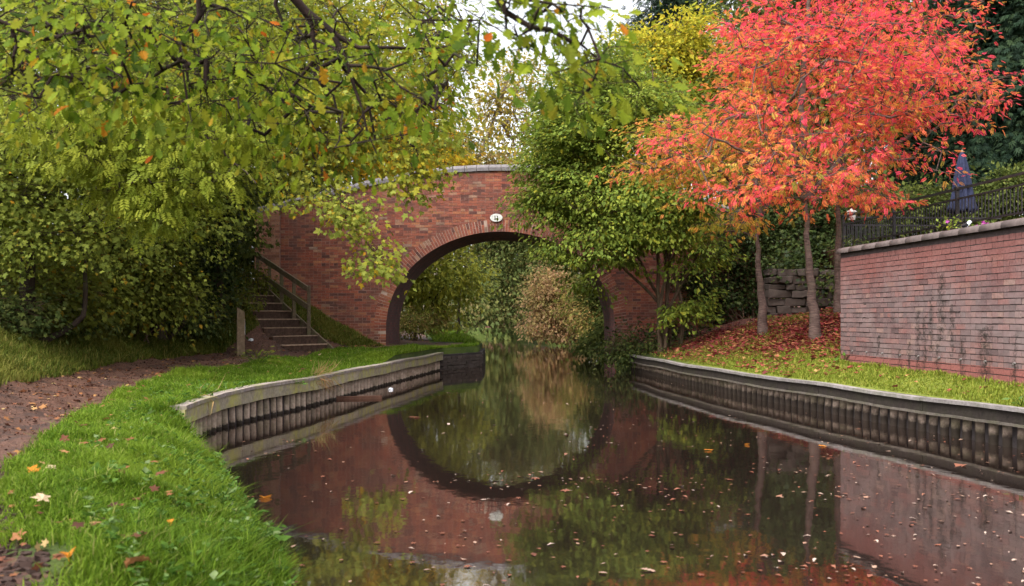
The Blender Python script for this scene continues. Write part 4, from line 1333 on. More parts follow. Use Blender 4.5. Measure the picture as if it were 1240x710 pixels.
b = onground(190, 20.5)
tree('sycamore_tree', 'sycamore in the middle of the left woodland, branches hanging to the grass', 'tree', b,
     [(stem_to(b, pix(192, 300, 20.5), pix(200, 160, 20.6), pix(190, -40, 20.8)), .15), ([pix(193, 250, 20.5), pix(240, 200, 19.6), pix(280, 180, 19.2)], .06), ([pix(193, 260, 20.5), pix(150, 240, 19.4), pix(110, 250, 19)], .05), (stem_to(b, b + [.6, .2, .25], pix(226, 340, 20.6), pix(223, 270, 20.6)), .055)],
     ell(B3((190, 130, 20, 2.6, 1.8, 2.2), (140, 250, 19.4, 1.7, 1.2, 1.2), (215, 245, 19.6, 1.0, 1.0, 1.0), (165, 310, 19.2, 1.2, .8, .7), (250, 130, 19.6, 1.6, 1.3, 1.4), (190, 0, 20.4, 3.0, 1.8, 1.5)), 300),
     'maple', M['sycamore'], M['bark'], per=120, size=.078, cr=.55, spread=1.3, flat=.24, droop=.7, up=1.3, group=GW, side=(.25, -.4, .1))
b = onground(150, 21.5)
tree('ash_tree', 'yellow green ash with feathery leaves arching over the left woodland', 'tree', b,
     [(stem_to(b, pix(140, 280, 21), pix(130, 140, 18), pix(150, 20, 15)), .16), ([pix(132, 150, 18), pix(180, 120, 15), pix(250, 165, 13), pix(310, 222, 12.4)], .035), ([pix(130, 140, 18), pix(90, 150, 14), pix(120, 200, 12.4)], .03), ([pix(134, 120, 18), pix(200, 80, 15), pix(300, 80, 13)], .035)],
     ell(B3((215, 160, 12.8, 1.05, .6, .36), (275, 200, 12.6, .65, .5, .3), (150, 140, 12.8, 1.0, .6, .4), (250, 110, 13.2, .9, .6, .45), (305, 160, 13, .5, .5, .3), (170, 210, 12.6, .8, .5, .26), (110, 175, 12.4, .8, .5, .3), (205, 255, 12.8, .5, .4, .22), (60, 130, 12.4, .7, .5, .3), (310, 110, 13.2, .6, .5, .4)), 120),
     'ash', M['ash'], M['bark'], per=32, size=.135, cr=.28, flat=.34, droop=.8, up=1.2, group=GW, rtip=.004)
b = onground(260, 22.4)
tree('ivy_clad_tree', 'dark tree trunk wrapped in ivy beside the steps', 'tree', b,
     [(stem_to(b, pix(266, 340, 22.4), pix(272, 240, 22.5), pix(278, 100, 22.8), pix(280, -40, 23)), .17), ([pix(272, 240, 22.5), pix(292, 200, 22.4), pix(330, 160, 22)], .06)],
     ell(B3((280, 90, 22.8, 1.8, 1.5, 1.8), (292, 275, 23.4, .35, .4, .75), (260, 200, 23, 1.2, 1.0, 1.2)), 100), 'maple_lo', M['darkgreen'], M['bark'], per=60, size=.13, cr=.4, group=GW, ivy=(7500, .9, 5.6, .38, .075))
b = np.array([-9.4, 23.4, 2.0])
tree('field_maple_tree', 'yellow green maple whose boughs hang before the left half of the bridge', 'tree', b,
     [(stem_to(b, b + [.1, -.2, 2.5], b + [.8, -1, 5], b + [1.6, -1.6, 8]), .2), ([b + [.3, -.4, 3.0], pix(300, 190, 21), pix(370, 170, 20), pix(430, 150, 19.4), pix(490, 140, 19)], .085),
      ([b + [.6, -.8, 4.4], pix(330, 100, 21), pix(420, 60, 20), pix(520, 60, 19.4)], .08), ([pix(370, 172, 20), pix(395, 215, 19.2), pix(425, 260, 18.8), pix(452, 305, 18.6)], .022), ([pix(310, 185, 21), pix(335, 215, 20), pix(352, 240, 19.6)], .03)],
     ell(B3((430, 130, 19.6, 1.6, 1.3, 1.1), (360, 165, 20, 1.4, 1.2, .9), (500, 150, 19.2, .95, 1.0, .85), (470, 70, 19.6, 1.6, 1.3, 1.0), (360, 70, 20.4, 1.8, 1.4, 1.3), (405, 225, 19.0, .85, .7, .45), (440, 262, 18.7, .45, .45, .35), (455, 305, 18.6, .28, .3, .3), (450, 295, 18.6, .3, .3, .3), (462, 318, 18.5, .18, .2, .2), (425, 250, 18.8, .4, .4, .3),
                (350, 215, 19.8, .7, .7, .4), (545, 80, 19.4, .6, .8, .9), (515, 195, 19.2, .45, .5, .45), (470, 210, 19, .7, .6, .45), (420, -20, 20, 2.2, 1.5, 1.0)), 300),
     'maple', M['maple'], M['bark'], per=60, size=.10, cr=.35, spread=1.4, flat=.5, droop=.7, up=1.0, side=(.3, -.5, .2), rtip=.005)
b = np.array([-4.6, 31.5, .7])
tree('maple_tree', 'orange yellow maple glowing behind the left parapet of the bridge', 'tree', b,
     [(stem_to(b, b + [.1, 0, 3], b + [.5, 0, 5.5], b + [.9, 0, 9]), .16)], ell([(-3.4, 31, 6.6, 1.9, 1.8, 1.3), (-2.2, 31, 6.1, 1.0, 1.2, .7), (-4.2, 31.5, 8.4, 2., 1.8, 1.4)], 150), 'maple_lo', M['yellowmaple'], M['bark'], per=44, size=.15, cr=.45, droop=.7)
# deep background of the left wood
for i, (px, Y, zc, rr, zr, lab) in enumerate(((-40, 21, 5.5, 3.4, 4.4, 'dark tree at the back of the wood beyond the far left sycamore'), (110, 25, 6, 3.6, 5.0, 'dark tree filling the wood behind the ash'),
                                             (235, 28, 6.5, 3.4, 5.4, 'dark tall tree behind the ivy wrapped trunk'), (320, 32, 6, 3.4, 5., 'dull green tree behind the steps and bridge end'), (-160, 17, 6, 3.2, 4.4, 'shadowy tree beside the path outside the wood edge'))):
    b = onground(px, Y)
    tree('woodland_tree', lab, 'tree', b, [(stem_to(b, b + [.2, 0, 3], b + [.1, .3, 6], b + [0, .2, zc + zr]), .2)],
         ell([(b[0], b[1], b[2] + zc, rr, rr * .8, zr), (b[0], b[1] - .4, b[2] + 2.2, rr * .9, rr * .6, 1.9)], 170), 'ovate', M['darkgreen'], M['bark'], per=60, size=.2, cr=.55, group='dark trees deep in the left wood', twigs=3)
GU = 'undergrowth at the wood edge'
for (px, Y, bl, leaf, mat, n, per, size, lab) in (
        (30, 16.6, [(30, 335, 16.4, 1.3, .7, .6), (80, 360, 16.4, .8, .5, .4), (-10, 355, 16, .8, .6, .4)], 'maple_lo', 'hazel', 80, 60, .10, 'leafy hawthorn bush at the far left wood edge'),
        (175, 19.4, [(165, 335, 19.2, 1.2, .7, .9), (135, 372, 19.0, .8, .5, .4), (205, 360, 19.2, .7, .5, .5)], 'ovate', 'hazel', 110, 75, .095, 'yellowish hazel bush hanging over the grass between bare trunks'),
        (90, 17.6, [(85, 378, 17.4, .9, .5, .26), (55, 380, 17.2, .7, .4, .25)], 'maple_lo', 'bramble', 50, 60, .08, 'low bramble mound under the sycamore leaves'),
        (225, 21.4, [(225, 384, 21.4, .7, .5, .22), (250, 388, 21.6, .4, .4, .2)], 'ovate', 'bramble', 36, 55, .08, 'low bramble mound at the foot of the bare reddish trunk'),
        (5, 15.2, [(-10, 372, 15.0, 1.0, .4, .32), (35, 384, 15.4, .6, .4, .2)], 'maple_lo', 'bramble', 46, 60, .075, 'nettle and bramble patch leftmost at the wood edge'),
        (295, 23.2, [(290, 368, 23.0, .4, .4, .4), (302, 335, 24, .3, .3, .5)], 'ovate', 'hazel', 36, 60, .08, 'small straggly bush left of the lowest steps'),
        (150, 22.6, [(150, 335, 22.6, 1.8, .6, 1.2), (230, 330, 23.6, 1.2, .6, 1.2)], 'ovate', 'darkgreen', 80, 55, .14, 'dark holly thicket in the shadow behind the trunks'),
        (20, 18.6, [(20, 335, 18.6, 1.8, .6, 1.0), (90, 325, 19, 1.4, .6, 1.1)], 'ovate', 'darkgreen', 80, 55, .14, 'dark thicket in the shadow behind the left sycamore')):
    bush(lab, px, Y, bl, leaf, M[mat], n, per, size, group=GU)

# ------------------------------------------------------------------ beyond the bridge
def far(name, label, px, Y, blobs, leaf, mat, n, per, size, cr=.6, bark='bark', r=.07, top=None, group=None, base=None, **kw):
    b = onground(px, Y) if base is None else np.array(base, float)
    bl = [blob(*q) for q in blobs]
    att = ell(bl, n, .3)
    att[:, 2] = np.maximum(att[:, 2], [max(gh(a[0], a[1]), 0) + .15 for a in att])
    c = np.array(bl[0][:3])
    t_ = np.array([c[0], c[1], max(a[2] for a in att) - .2]) if top is None else pix(*top)
    st = [(stem_to(b, b * .6 + c * .4 + [0, 0, .3], b * .25 + t_ * .75, t_), r)]
    return tree(name, label, 'tree' if 'tree' in name else 'bush', b, st, att, leaf, M[mat], M[bark], per=per, size=size, cr=cr, group=group,
                parts=('trunk', 'crown') if 'tree' in name else ('stems', 'foliage'), twigs=3, **kw)


far('willow_tree', 'bright yellow green tree seen through the left half of the arch', 500, 37, [(525, 340, 37, 1.6, 1.4, 1.7), (480, 330, 37, 1.6, 1.5, 2.2), (560, 330, 36.6, .8, .9, .9), (500, 250, 38, 2.4, 2, 2.0), (540, 260, 39, 2., 1.8, 1.6)], 'ovate', 'willow', 250, 75, .16, .5)
bush('pale grassy bush at the foot of the willow beyond the arch', 500, 34.5, [(495, 385, 34.5, .6, .6, .5), (520, 388, 35.5, .7, .6, .4)], 'ovate', M['olivebush'], 40, 60, .10)
far('alder_tree', 'dark green tree over the water in the middle of the arch view', 530, 60, [(590, 350, 60, 3.2, 2, 2.4), (570, 375, 58, 2.0, 1.5, .9), (610, 300, 62, 3.5, 2.5, 3), (600, 255, 62, 3.6, 2.5, 2.2)], 'ovate', 'farwood', 260, 65, .24, .8)
far('oak_tree', 'brownish green tree right of centre in the arch view', 680, 72, [(635, 345, 72, 3.2, 2, 2.2), (650, 300, 72, 4, 3, 3), (610, 380, 68, 3, 1.5, 1.2), (660, 250, 70, 4, 3, 2.6)], 'ovate', 'farwood', 260, 65, .28, .9)
far('alder_tree', 'farthest dark green tree closing the canal view', 560, 80, [(560, 370, 80, 4.5, 2, 3), (600, 350, 84, 6, 3, 4), (520, 350, 80, 5, 3, 4), (570, 280, 84, 7, 3, 4)], 'ovate', 'farwood', 280, 65, .32, 1.1)
far('hawthorn_bush', 'pinkish brown autumn bush leaning over the water beyond the arch', 712, 47, [(672, 370, 46, 1.5, 1.4, 1.35), (665, 345, 46.5, 1.1, 1.2, 1.1), (655, 395, 45.5, .8, .9, .5), (690, 395, 46, 1.0, 1.0, .6)], 'ovate', 'rustbush', 170, 70, .13, .4, r=.06)
far('sallow_bush', 'olive and rust bush beside the right foot of the arch, beyond it', 730, 37, [(718, 395, 36, .75, .9, .75), (712, 360, 37, .9, .9, .8), (735, 370, 36, .7, .9, 1.0)], 'ovate', 'olivebush', 120, 65, .12, .36, r=.05)
far('alder_bush', 'deep green bush drooping to the water inside the right of the arch', 745, 32, [(740, 405, 31.5, .5, .7, .7), (735, 350, 32.5, .9, .9, .9), (715, 425, 31, .25, .4, .3)], 'ovate', 'darkgreen', 110, 65, .12, .34, r=.05)
far('beech_tree', 'tall mixed green tree above the right of the arch view', 700, 58, [(700, 330, 58, 3, 2.5, 3), (670, 290, 60, 3, 2.5, 2.4), (735, 320, 56, 2, 2, 3)], 'ovate', 'farwood', 150, 65, .24, .8)
far('birch_tree', 'tall airy pale yellow tree against the white sky above the bridge', 505, 50, [(610, 110, 50, 1.9, 2, 2.0), (640, 140, 50, 1.7, 1.8, 2.2), (600, 165, 50, 1.8, 1.8, 1.3), (630, 200, 50, 2.4, 2, 1.4), (622, 70, 50, 1.2, 1.4, 1.2), (585, 130, 50, .9, 1, 1.0), (650, 90, 50, 1.0, 1, 1.2)], 'ovate', 'birch', 210, 34, .17, .55, 'birchbark', .2, (628, 60, 50), rtip=.012)
far('poplar_tree', 'thin greenish tree right of the airy pale one, rising over the bridge', 790, 46, [(672, 150, 46, 1.0, 1.2, 2.4), (665, 190, 46, 1.5, 1.4, 1.3), (690, 110, 46, 1.0, 1.2, 1.4)], 'ovate', 'willow', 90, 34, .17, .5, 'birchbark', .13, (675, 90, 46))
far('maple_tree', 'large golden green tree filling the view above the left half of the parapet', 430, 35, [(430, 110, 35, 2.8, 2, 2.6), (350, 130, 35, 2.6, 2, 2.6), (500, 130, 35, 1.5, 1.5, 1.9), (430, 0, 35, 3.4, 2, 2.4), (375, 205, 35, 2.2, 1.5, 1.5), (310, 215, 35, 2.0, 1.5, 1.6), (450, 185, 35, 1.6, 1.5, 1.4), (300, 60, 35, 2.6, 2, 3.0)], 'ovate', 'willow', 330, 70, .18, .6)
far('maple_tree', 'dull green tree just over the left parapet beneath the yellow leaves', 555, 42, [(560, 175, 42, 1.1, 1.2, 1.0), (540, 200, 42, 1.6, 1.4, 1.2), (575, 200, 42, 1.2, 1.2, .6)], 'ovate', 'olivebush', 90, 55, .18, .5)
far('thorn_tree', 'low pale tree line showing over the middle of the parapet', 505, 58, [(600, 200, 58, 3.2, 2, 1.0), (640, 205, 58, 2.4, 2, .8)], 'ovate', 'olivebush', 70, 40, .2, .7)
far('lime_tree', 'large yellow gold tree between the green tree and the red rowans', 790, 33, [(790, 110, 33, 2.4, 2.0, 1.8), (740, 140, 33, 1.6, 1.5, 1.6), (840, 70, 33, 2.0, 2.0, 1.3), (725, 190, 33, 1.5, 1.4, 1.4), (800, 60, 33.5, 1.4, 1.4, .9), (860, 160, 33, 1.8, 1.6, 2.4), (712, 105, 33, 1.0, 1.0, 1.1), (760, 55, 33, 1.1, 1.0, .8), (835, 40, 32.5, 1.4, 1.2, .8)], 'ovate', 'yellowgreen', 330, 85, .15, .5)
far('pine_tree', 'dark grey green treetop rising behind the gold tree', 810, 52, [(815, 15, 52, 2.4, 2, 1.7), (850, -20, 52, 2.6, 2, 1.6), (795, 35, 52, 1.2, 1.2, .9), (830, 120, 52, 3, 2, 4)], 'spray', 'conifer', 170, 80, .28, .6)
far('ash_tree', 'green tree behind the rowan crowns at the top right', 900, 40, [(900, 40, 40, 2.6, 2, 2.4), (960, -10, 40, 3, 2, 2.4), (1060, 20, 40, 3.0, 2, 2.6), (900, 170, 40, 2.4, 2, 2.6), (960, 120, 40, 3, 2, 3.0), (1000, 220, 38, 3, 2, 2)], 'ovate', 'darkgreen', 330, 70, .2, .6)
far('cypress_tree', 'dark cypress behind the parasol at the right edge', 1215, 31, [(1215, 90, 31, 1.7, 1.5, 2.8), (1225, -20, 31, 1.3, 1.2, 2.2), (1205, 190, 31, 1.9, 1.5, 1.3)], 'spray', 'conifer', 300, 110, .21, .42, base=(pix(1215, 300, 31) * [1, 1, 0] + [0, 0, 3.0]), droop=.9)
far('cypress_tree', 'dark cypress between the parasol and the red rowan crowns', 1140, 33, [(1140, 130, 33, 1.9, 1.5, 2.8), (1120, 220, 33, 2.1, 1.5, 1.4), (1165, 20, 33, 1.2, 1.2, 1.6)], 'spray', 'conifer', 300, 110, .21, .42, base=(pix(1140, 300, 33) * [1, 1, 0] + [0, 0, 3.0]), droop=.9)
far('cypress_tree', 'dark cypress outside the terrace beyond the right edge railing', 1300, 30, [(1290, 90, 30, 2.0, 1.5, 3.2), (1300, 210, 30, 2.2, 1.5, 1.4)], 'spray', 'conifer', 170, 90, .23, .42, base=(pix(1300, 300, 30) * [1, 1, 0] + [0, 0, 3.0]), droop=.9)
bush('dark laurel behind the railing left of the parasol', 1100, 26.5, [(1075, 250, 26.5, 1.4, .7, .55), (1130, 245, 26.5, 1.0, .7, .6), (1060, 285, 26.5, 1.2, .5, .35), (1120, 282, 26.5, 1.3, .5, .4)], 'ovate', M['darkgreen'], 150, 65, .11, base=(*pix(1100, 290, 26.5)[:2], 3.1))
bush('dark leafy hedge plant behind the railing right of the parasol', 1210, 26, [(1215, 235, 26, 1.0, .6, .55), (1250, 225, 26, .8, .6, .5), (1180, 278, 26, 1.1, .5, .4), (1230, 272, 26, 1.1, .5, .5)], 'ovate', M['darkgreen'], 150, 65, .11, base=(*pix(1215, 280, 26)[:2], 3.1))
bush('dark ivy sheet added to darken the end of the bridge wall behind the leftmost rowan', 895, 25.5, [(880, 330, 25.7, 1.3, .14, 1.3), (925, 330, 25.55, .5, .12, 1.4), (845, 350, 25.9, .7, .1, .8)], 'maple_lo', M['ivy'], 120, 60, .08, cr=.22)  # ivy layer added to turn the bright brick of the wall end dark
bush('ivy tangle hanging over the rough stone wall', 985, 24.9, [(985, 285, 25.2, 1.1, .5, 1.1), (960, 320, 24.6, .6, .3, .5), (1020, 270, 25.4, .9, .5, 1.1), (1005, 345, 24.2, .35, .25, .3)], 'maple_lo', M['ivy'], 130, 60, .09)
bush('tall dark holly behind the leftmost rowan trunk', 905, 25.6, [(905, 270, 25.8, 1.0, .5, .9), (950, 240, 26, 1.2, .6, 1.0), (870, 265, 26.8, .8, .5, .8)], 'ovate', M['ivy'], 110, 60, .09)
b = onground(1045, 22.5)
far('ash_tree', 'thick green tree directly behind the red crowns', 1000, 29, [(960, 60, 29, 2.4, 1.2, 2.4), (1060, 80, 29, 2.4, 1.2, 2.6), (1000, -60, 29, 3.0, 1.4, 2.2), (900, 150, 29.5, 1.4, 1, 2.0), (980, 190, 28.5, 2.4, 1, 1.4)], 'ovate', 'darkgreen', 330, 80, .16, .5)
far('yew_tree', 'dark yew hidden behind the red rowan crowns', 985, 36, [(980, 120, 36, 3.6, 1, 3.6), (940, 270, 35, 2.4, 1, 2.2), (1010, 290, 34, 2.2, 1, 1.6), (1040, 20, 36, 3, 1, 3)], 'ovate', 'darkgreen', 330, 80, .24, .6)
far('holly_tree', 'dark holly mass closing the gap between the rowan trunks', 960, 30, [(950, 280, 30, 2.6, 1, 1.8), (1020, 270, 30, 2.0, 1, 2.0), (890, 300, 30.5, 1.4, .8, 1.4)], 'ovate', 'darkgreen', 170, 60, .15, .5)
bush('dark thicket filling the gap left of the bridge end', 258, 27.5, [(256, 300, 27.5, 1.4, .6, 1.6), (230, 260, 28, 1.4, .7, 1.6), (285, 250, 28.5, .9, .6, 1.2), (298, 305, 27.0, .45, .35, 1.1), (270, 320, 27.2, .8, .4, .9)], 'ovate', M['darkgreen'], 170, 80, .13)
bush('low dark shrub on the bank behind the brick wall corner', 1040, 19.5, [(1060, 335, 20.5, 1.0, .8, .7), (1045, 320, 22.5, 1.0, .6, .7), (1100, 320, 20, .9, .9, .5)], 'ovate', M['bramble'], 60, 50, .09)
# petunias behind the coping
for (px, py, Y, k, lab) in ((1135, 281, 12.6, 1, 'pink petunia, the leftmost on the wall top'), (1153, 277, 12.35, 2, 'bright purple petunia in the middle of the wall top'), (1167, 275, 12.15, 3, 'purple petunia clump next to the white spotlight'), (1147, 268, 12.9, 1, 'pale petunia standing up against the railing')):
    q = pix(px, py, Y)
    q0 = np.array([max(q[0], wp(Y) + .1), Y, WTOP]); q[0] = q0[0]
    r_ = root('petunia_plant', q0, lab, 'flower', 'petunias on top of the brick wall')
    n = 40
    LP = q + rng.normal(0, 1, (n, 3)) * [.09, .08, .05] - [0, 0, .05]
    V, fs, at = place_leaves('ovate', LP, rng.normal(0, 1, (n, 3)) + [0, 0, .3], rng.normal(0, .4, (n, 3)) + [0, 0, 1], np.full(n, .06), rng.random(n), rng.random(n))
    link('leaves', mesh_np('leaves', V - q0, fs, at), r_, M['hornbeam'])
    mb = MB(); mb.tube([(0, 0, -.05), tuple(q - q0)], .008, 5); mb.build('stem', M['brownstem'], r_)
    for j in range(k):                                # five-lobed trumpets facing the canal
        c_ = q + rng.normal(0, 1, 3) * [.075, .05, .04]
        T = np.stack([[math.cos(a), -.25, math.sin(a)] for a in np.arange(5) * 2 * math.pi / 5])
        V, fs, at = place_leaves('ovate', np.repeat(c_[None], 5, 0), T, np.repeat([[-.5, -1., .2]], 5, 0), np.full(5, .036), rng.random(5), rng.random(5))
        V[:, :] = c_ + (V - c_) * [1, 1, 1]
        link('petal', mesh_np('petal', V - q0, fs, at), r_, M['purple'])

# ------------------------------------------------------------------ the oak whose boughs hang in from above and the left
bO = np.array([-3.6, .2, .5])
def PP(L, Y): return [pix(x, y, Y + (dy[0] if dy else 0)) for x, y, *dy in L]
Y1 = 5.2
main = [bO - [0, 0, .3], bO + [.05, .1, 1.5], bO + [.3, .6, 3.0], bO + [.6, 1.6, 3.9], pix(220, -150, 4.6), pix(340, -15, Y1), pix(376, 24, Y1), pix(404, 42, Y1)]
oak = [(main, .085),
       ([pix(404, 42, Y1), pix(418, 60, Y1), pix(470, 63, Y1), pix(525, 62, Y1), pix(575, 50, Y1)], .014),
       ([pix(404, 42, Y1), pix(414, 80, Y1), pix(430, 115, Y1), pix(443, 137, Y1), pix(440, 160, Y1), pix(456, 186, Y1)], .013),
       ([pix(376, 24, Y1), pix(380, 55, Y1), pix(378, 76, Y1), pix(395, 97, Y1), pix(398, 115, Y1), pix(413, 132, Y1), pix(419, 160, Y1), pix(416, 188, Y1)], .013),
       ([pix(378, 76, Y1), pix(362, 103, Y1), pix(342, 125, Y1), pix(310, 146, Y1)], .011),
       ([pix(340, -15, Y1), pix(316, 0, Y1), pix(340, 35, Y1), pix(352, 47, Y1), pix(368, 66, Y1)], .012),
       ([pix(414, 80, Y1), pix(440, 80, Y1), pix(465, 86, Y1), pix(490, 84, Y1), pix(525, 66, Y1)], .012),
       ([pix(465, 86, Y1), pix(474, 103, Y1), pix(500, 122, Y1), pix(530, 127, Y1)], .008),
       ([pix(220, -150, 4.6), pix(245, -60, 4.8), pix(250, 5, 4.9), pix(241, 18, 4.9), pix(232, 60, 4.9), pix(225, 75, 4.9), pix(202, 88, 4.9), pix(170, 93, 4.9), pix(143, 106, 4.9)], .02),
       ([pix(250, 5, 4.9), pix(270, 22, 4.9), pix(300, 25, 4.9)], .012),
       ([pix(225, 75, 4.9), pix(221, 100, 4.9), pix(232, 130, 4.9)], .009),
       ([bO + [.3, .6, 3.0], pix(-90, -40, 4.2), pix(0, 36, 4.4), pix(20, 55, 4.4), pix(50, 61, 4.4), pix(85, 46, 4.4), pix(120, 25, 4.4)], .028),
       ([pix(20, 55, 4.4), pix(45, 72, 4.4), pix(92, 93, 4.4)], .009),
       ([pix(160, -60, 4.6), pix(160, 0, 4.8), pix(158, 30, 4.8), pix(150, 28, 4.8)], .009),
       ([bO + [.6, 1.6, 3.9], pix(420, -300, 3.4), pix(560, -90, 3.4), pix(600, -5, 3.4), pix(618, 22, 3.4), pix(640, 45, 3.4), pix(665, 53, 3.4), pix(690, 50, 3.4)], .03),
       ([pix(690, 50, 3.4), pix(702, 68, 3.4), pix(716, 85, 3.4), pix(745, 89, 3.4), pix(766, 72, 3.4)], .006),
       ([pix(600, -5, 3.4), pix(660, -10, 3.4), pix(740, 10, 3.4)], .008)]
att = []
def scat(poly, n, Y, dY=.4):
    """clump centres scattered over polygon-free ellipses (px,py,rx,ry) at depth Y"""
    for (x, y, rx, ry, w) in poly:
        for _ in range(int(n * w)):
            a, r_ = random.uniform(0, 2 * math.pi), math.sqrt(random.random())
            att.append(pix(x + rx * r_ * math.cos(a), y + ry * r_ * math.sin(a), Y + random.gauss(0, dY)))
scat([(470, 30, 120, 45, 1.0), (400, 90, 90, 50, .8), (530, 80, 50, 55, .6), (320, 60, 60, 60, .7), (330, 150, 50, 45, .45), (415, 160, 55, 45, .35), (550, 25, 42, 28, .4), (530, 115, 22, 20, .25), (500, 140, 30, 30, .2)], 44, 5.3, .5)
scat([(240, 40, 70, 50, 1.), (180, 80, 80, 40, .8), (240, 130, 50, 35, .5), (280, 90, 40, 50, .4)], 42, 5.0, .35)
scat([(50, 45, 75, 50, 1.), (90, 100, 70, 40, .6), (20, 110, 40, 40, .4), (120, 15, 60, 30, .6)], 44, 4.5, .35)
scat([(650, 15, 60, 28, 1.), (700, 25, 40, 25, .55), (620, 55, 25, 25, .25), (680, 75, 30, 20, .3), (745, 95, 55, 14, .42), (700, 105, 22, 22, .2), (735, 60, 12, 20, .15)], 15, 3.4, .2)
tree('oak_tree', 'oak with dark crooked boughs and large lobed leaves hanging in from the upper left', 'tree', bO, oak, np.array(att), 'oak', M['oak'], M['twig'],
     per=8, size=.05, cr=.13, flat=.75, droop=.6, up=.9, rtip=.0024, twigs=2, pull=.03, side=(.2, -.5, 0), reach=.3)

# ------------------------------------------------------------------ grass
def blades(name, label, X, Y, L, W, mat, lean=.45, zoff=0, gz=None):
    n = len(X)
    Z = (h_left(X, Y) if gz == 'l' else h_right(X, Y)) + zoff
    az = rng.uniform(0, 2 * np.pi, n); la = np.abs(rng.normal(0, lean, n)) * L
    dx, dy = np.cos(az), np.sin(az)
    px, py = -dy * W, dx * W
    P = np.stack([X, Y, Z], -1)
    def pt(t, s): return P + np.stack([dx * la * t ** 1.8 + px * s, dy * la * t ** 1.8 + py * s, L * (t - .22 * t ** 3)], -1)
    V = np.stack([pt(0, -1), pt(0, 1), pt(.55, -.75), pt(.55, .75), pt(1, 0)], 1).reshape(-1, 3)
    o = np.arange(n)[:, None] * 5
    patch = .5 + .28 * np.sin(X * 2.1 + 1.3 * np.sin(Y * 1.7)) + .22 * np.sin(Y * 2.9 + X * 4.1) + rng.normal(0, .1, n)
    me = mesh_np(name, V, [o + np.array([[0, 1, 3, 2]]), o + np.array([[2, 3, 4]])], {'rnd': np.repeat(rng.random(n), 5), 'clump': np.repeat(np.clip(patch, 0, 1), 5)})
    return tag(link(name, me, None, mat), label, 'grass', kind='stuff')


def verge(n, y0, y1):
    Y = y0 + (y1 - y0) * rng.random(n)
    t = rng.random(n)
    a, b = le(Y) + np.where(Y < 9.5, .10, .03), p1(Y) - .02 - .12 * rng.random(n)
    X = a + (b - a) * t
    ok = rng.random(n) < np.clip((X - b) / .35 + .35, 0, 1)
    m = np.exp(-(((X + 1.85) / .38) ** 2 + ((Y - 3.35) / .55) ** 2)); ok &= rng.random(n) > m * 1.5
    vis = (X > -.56 * Y - .6)
    ok &= vis
    return X[ok], Y[ok]


XY = [verge(95000, 2.3, 5.6), verge(95000, 5.6, 9.6), verge(80000, 9.6, 16), verge(60000, 16, 24.6)]
yy = rng.uniform(24.4, 29.2, 5000); XY.append((le(yy) - .04 - .45 * rng.random(5000) ** 1.5, yy))
X = np.concatenate([a for a, _ in XY]); Y = np.concatenate([b for _, b in XY])
tuft = .5 + .5 * np.sin(X * 5.3 + 2 * np.sin(Y * 3.1)) * np.sin(Y * 4.7 + X)
L = rng.gamma(9, .0074, len(X)) * (.5 + .85 * tuft) * np.where(Y > 24.4, .8, np.where(Y > 16, .9, 1)) * np.where(X > le(Y) - .3, 1.3, 1)
blades('verge_grass', 'lush bright green grass along the water edge of the towpath', X, Y, L, .0023 + .00022 * Y, M['grass'], .75, gz='l')
# rough grass up the slope left of the path and round the steps
n = 150000
Y = rng.uniform(7, 25.9, n); D = rng.gamma(1.6, .9, n)
X = p2(Y) - D + .08
ok = (X > -.56 * Y - .5) & ~((np.abs((X - SB[0]) * run[1] - (Y - SB[1]) * run[0]) < 9) & (((X - SB[0]) * lef[0] + (Y - SB[1]) * lef[1]) > -.02) & (((X - SB[0]) * lef[0] + (Y - SB[1]) * lef[1]) < 1.05) & (((X - SB[0]) * run[0] + (Y - SB[1]) * run[1]) > -.1) & (((X - SB[0]) * run[0] + (Y - SB[1]) * run[1]) < 2.9))
X, Y = X[ok], Y[ok]
L = rng.gamma(6, .017, len(X)) * np.where(Y > 20, .9, 1)
blades('slope_grass', 'rough yellowish grass on the slope left of the path', X, Y, L, .003 + .0003 * Y, M['rough_grass'], .7, gz='l')
n = 120000
Y = rng.uniform(8.5, 24, n); X = re_(Y) + .08 + rng.uniform(0, 3.3, n)
lim = np.where(Y <= 15.5, 5.36 + .0913 * (15.5 - Y) - .02, 99)
ok = (X < lim) & (rng.random(n) < np.clip((23 - Y) / 6, .08, 1)); X, Y = X[ok], Y[ok]
m = np.exp(-(((X - 6.1) / 1.1) ** 2 + ((Y - 18.4) / 1.7) ** 2)); ok = rng.random(len(X)) > m * .9; X, Y = X[ok], Y[ok]
L = rng.gamma(8, .005, len(X)) * (1 + .5 * np.sin(X * 3.3) * np.sin(Y * 2.2)) + np.where(X > np.where(Y <= 15.5, 5.36 + .0913 * (15.5 - Y), 99) - .12, .05, 0)
blades('lawn_grass', 'short yellow green lawn on the right bank', X, Y, L, .003 + .0003 * Y, M['lawn_grass'], .6, gz='r')
n = 26000
Y = rng.uniform(29.5, 50, n); X = le(Y) - .05 - rng.random(n) ** 1.3 * (le(Y) - p1(Y) - .2)
blades('far_verge_grass', 'bright green grass on the towpath edge beyond the arch', X, Y, rng.gamma(8, .03, n), np.full(n, .014), M['grass'], .5, gz='l')
n = 12000
Y = rng.uniform(29.6, 44, n); X = p2(Y) - rng.gamma(1.4, .7, n)
blades('far_bank_grass', 'pale rough grass on the bank beyond the arch', X, Y, rng.gamma(8, .035, n), np.full(n, .014), M['rough_grass'], .5, gz='l')
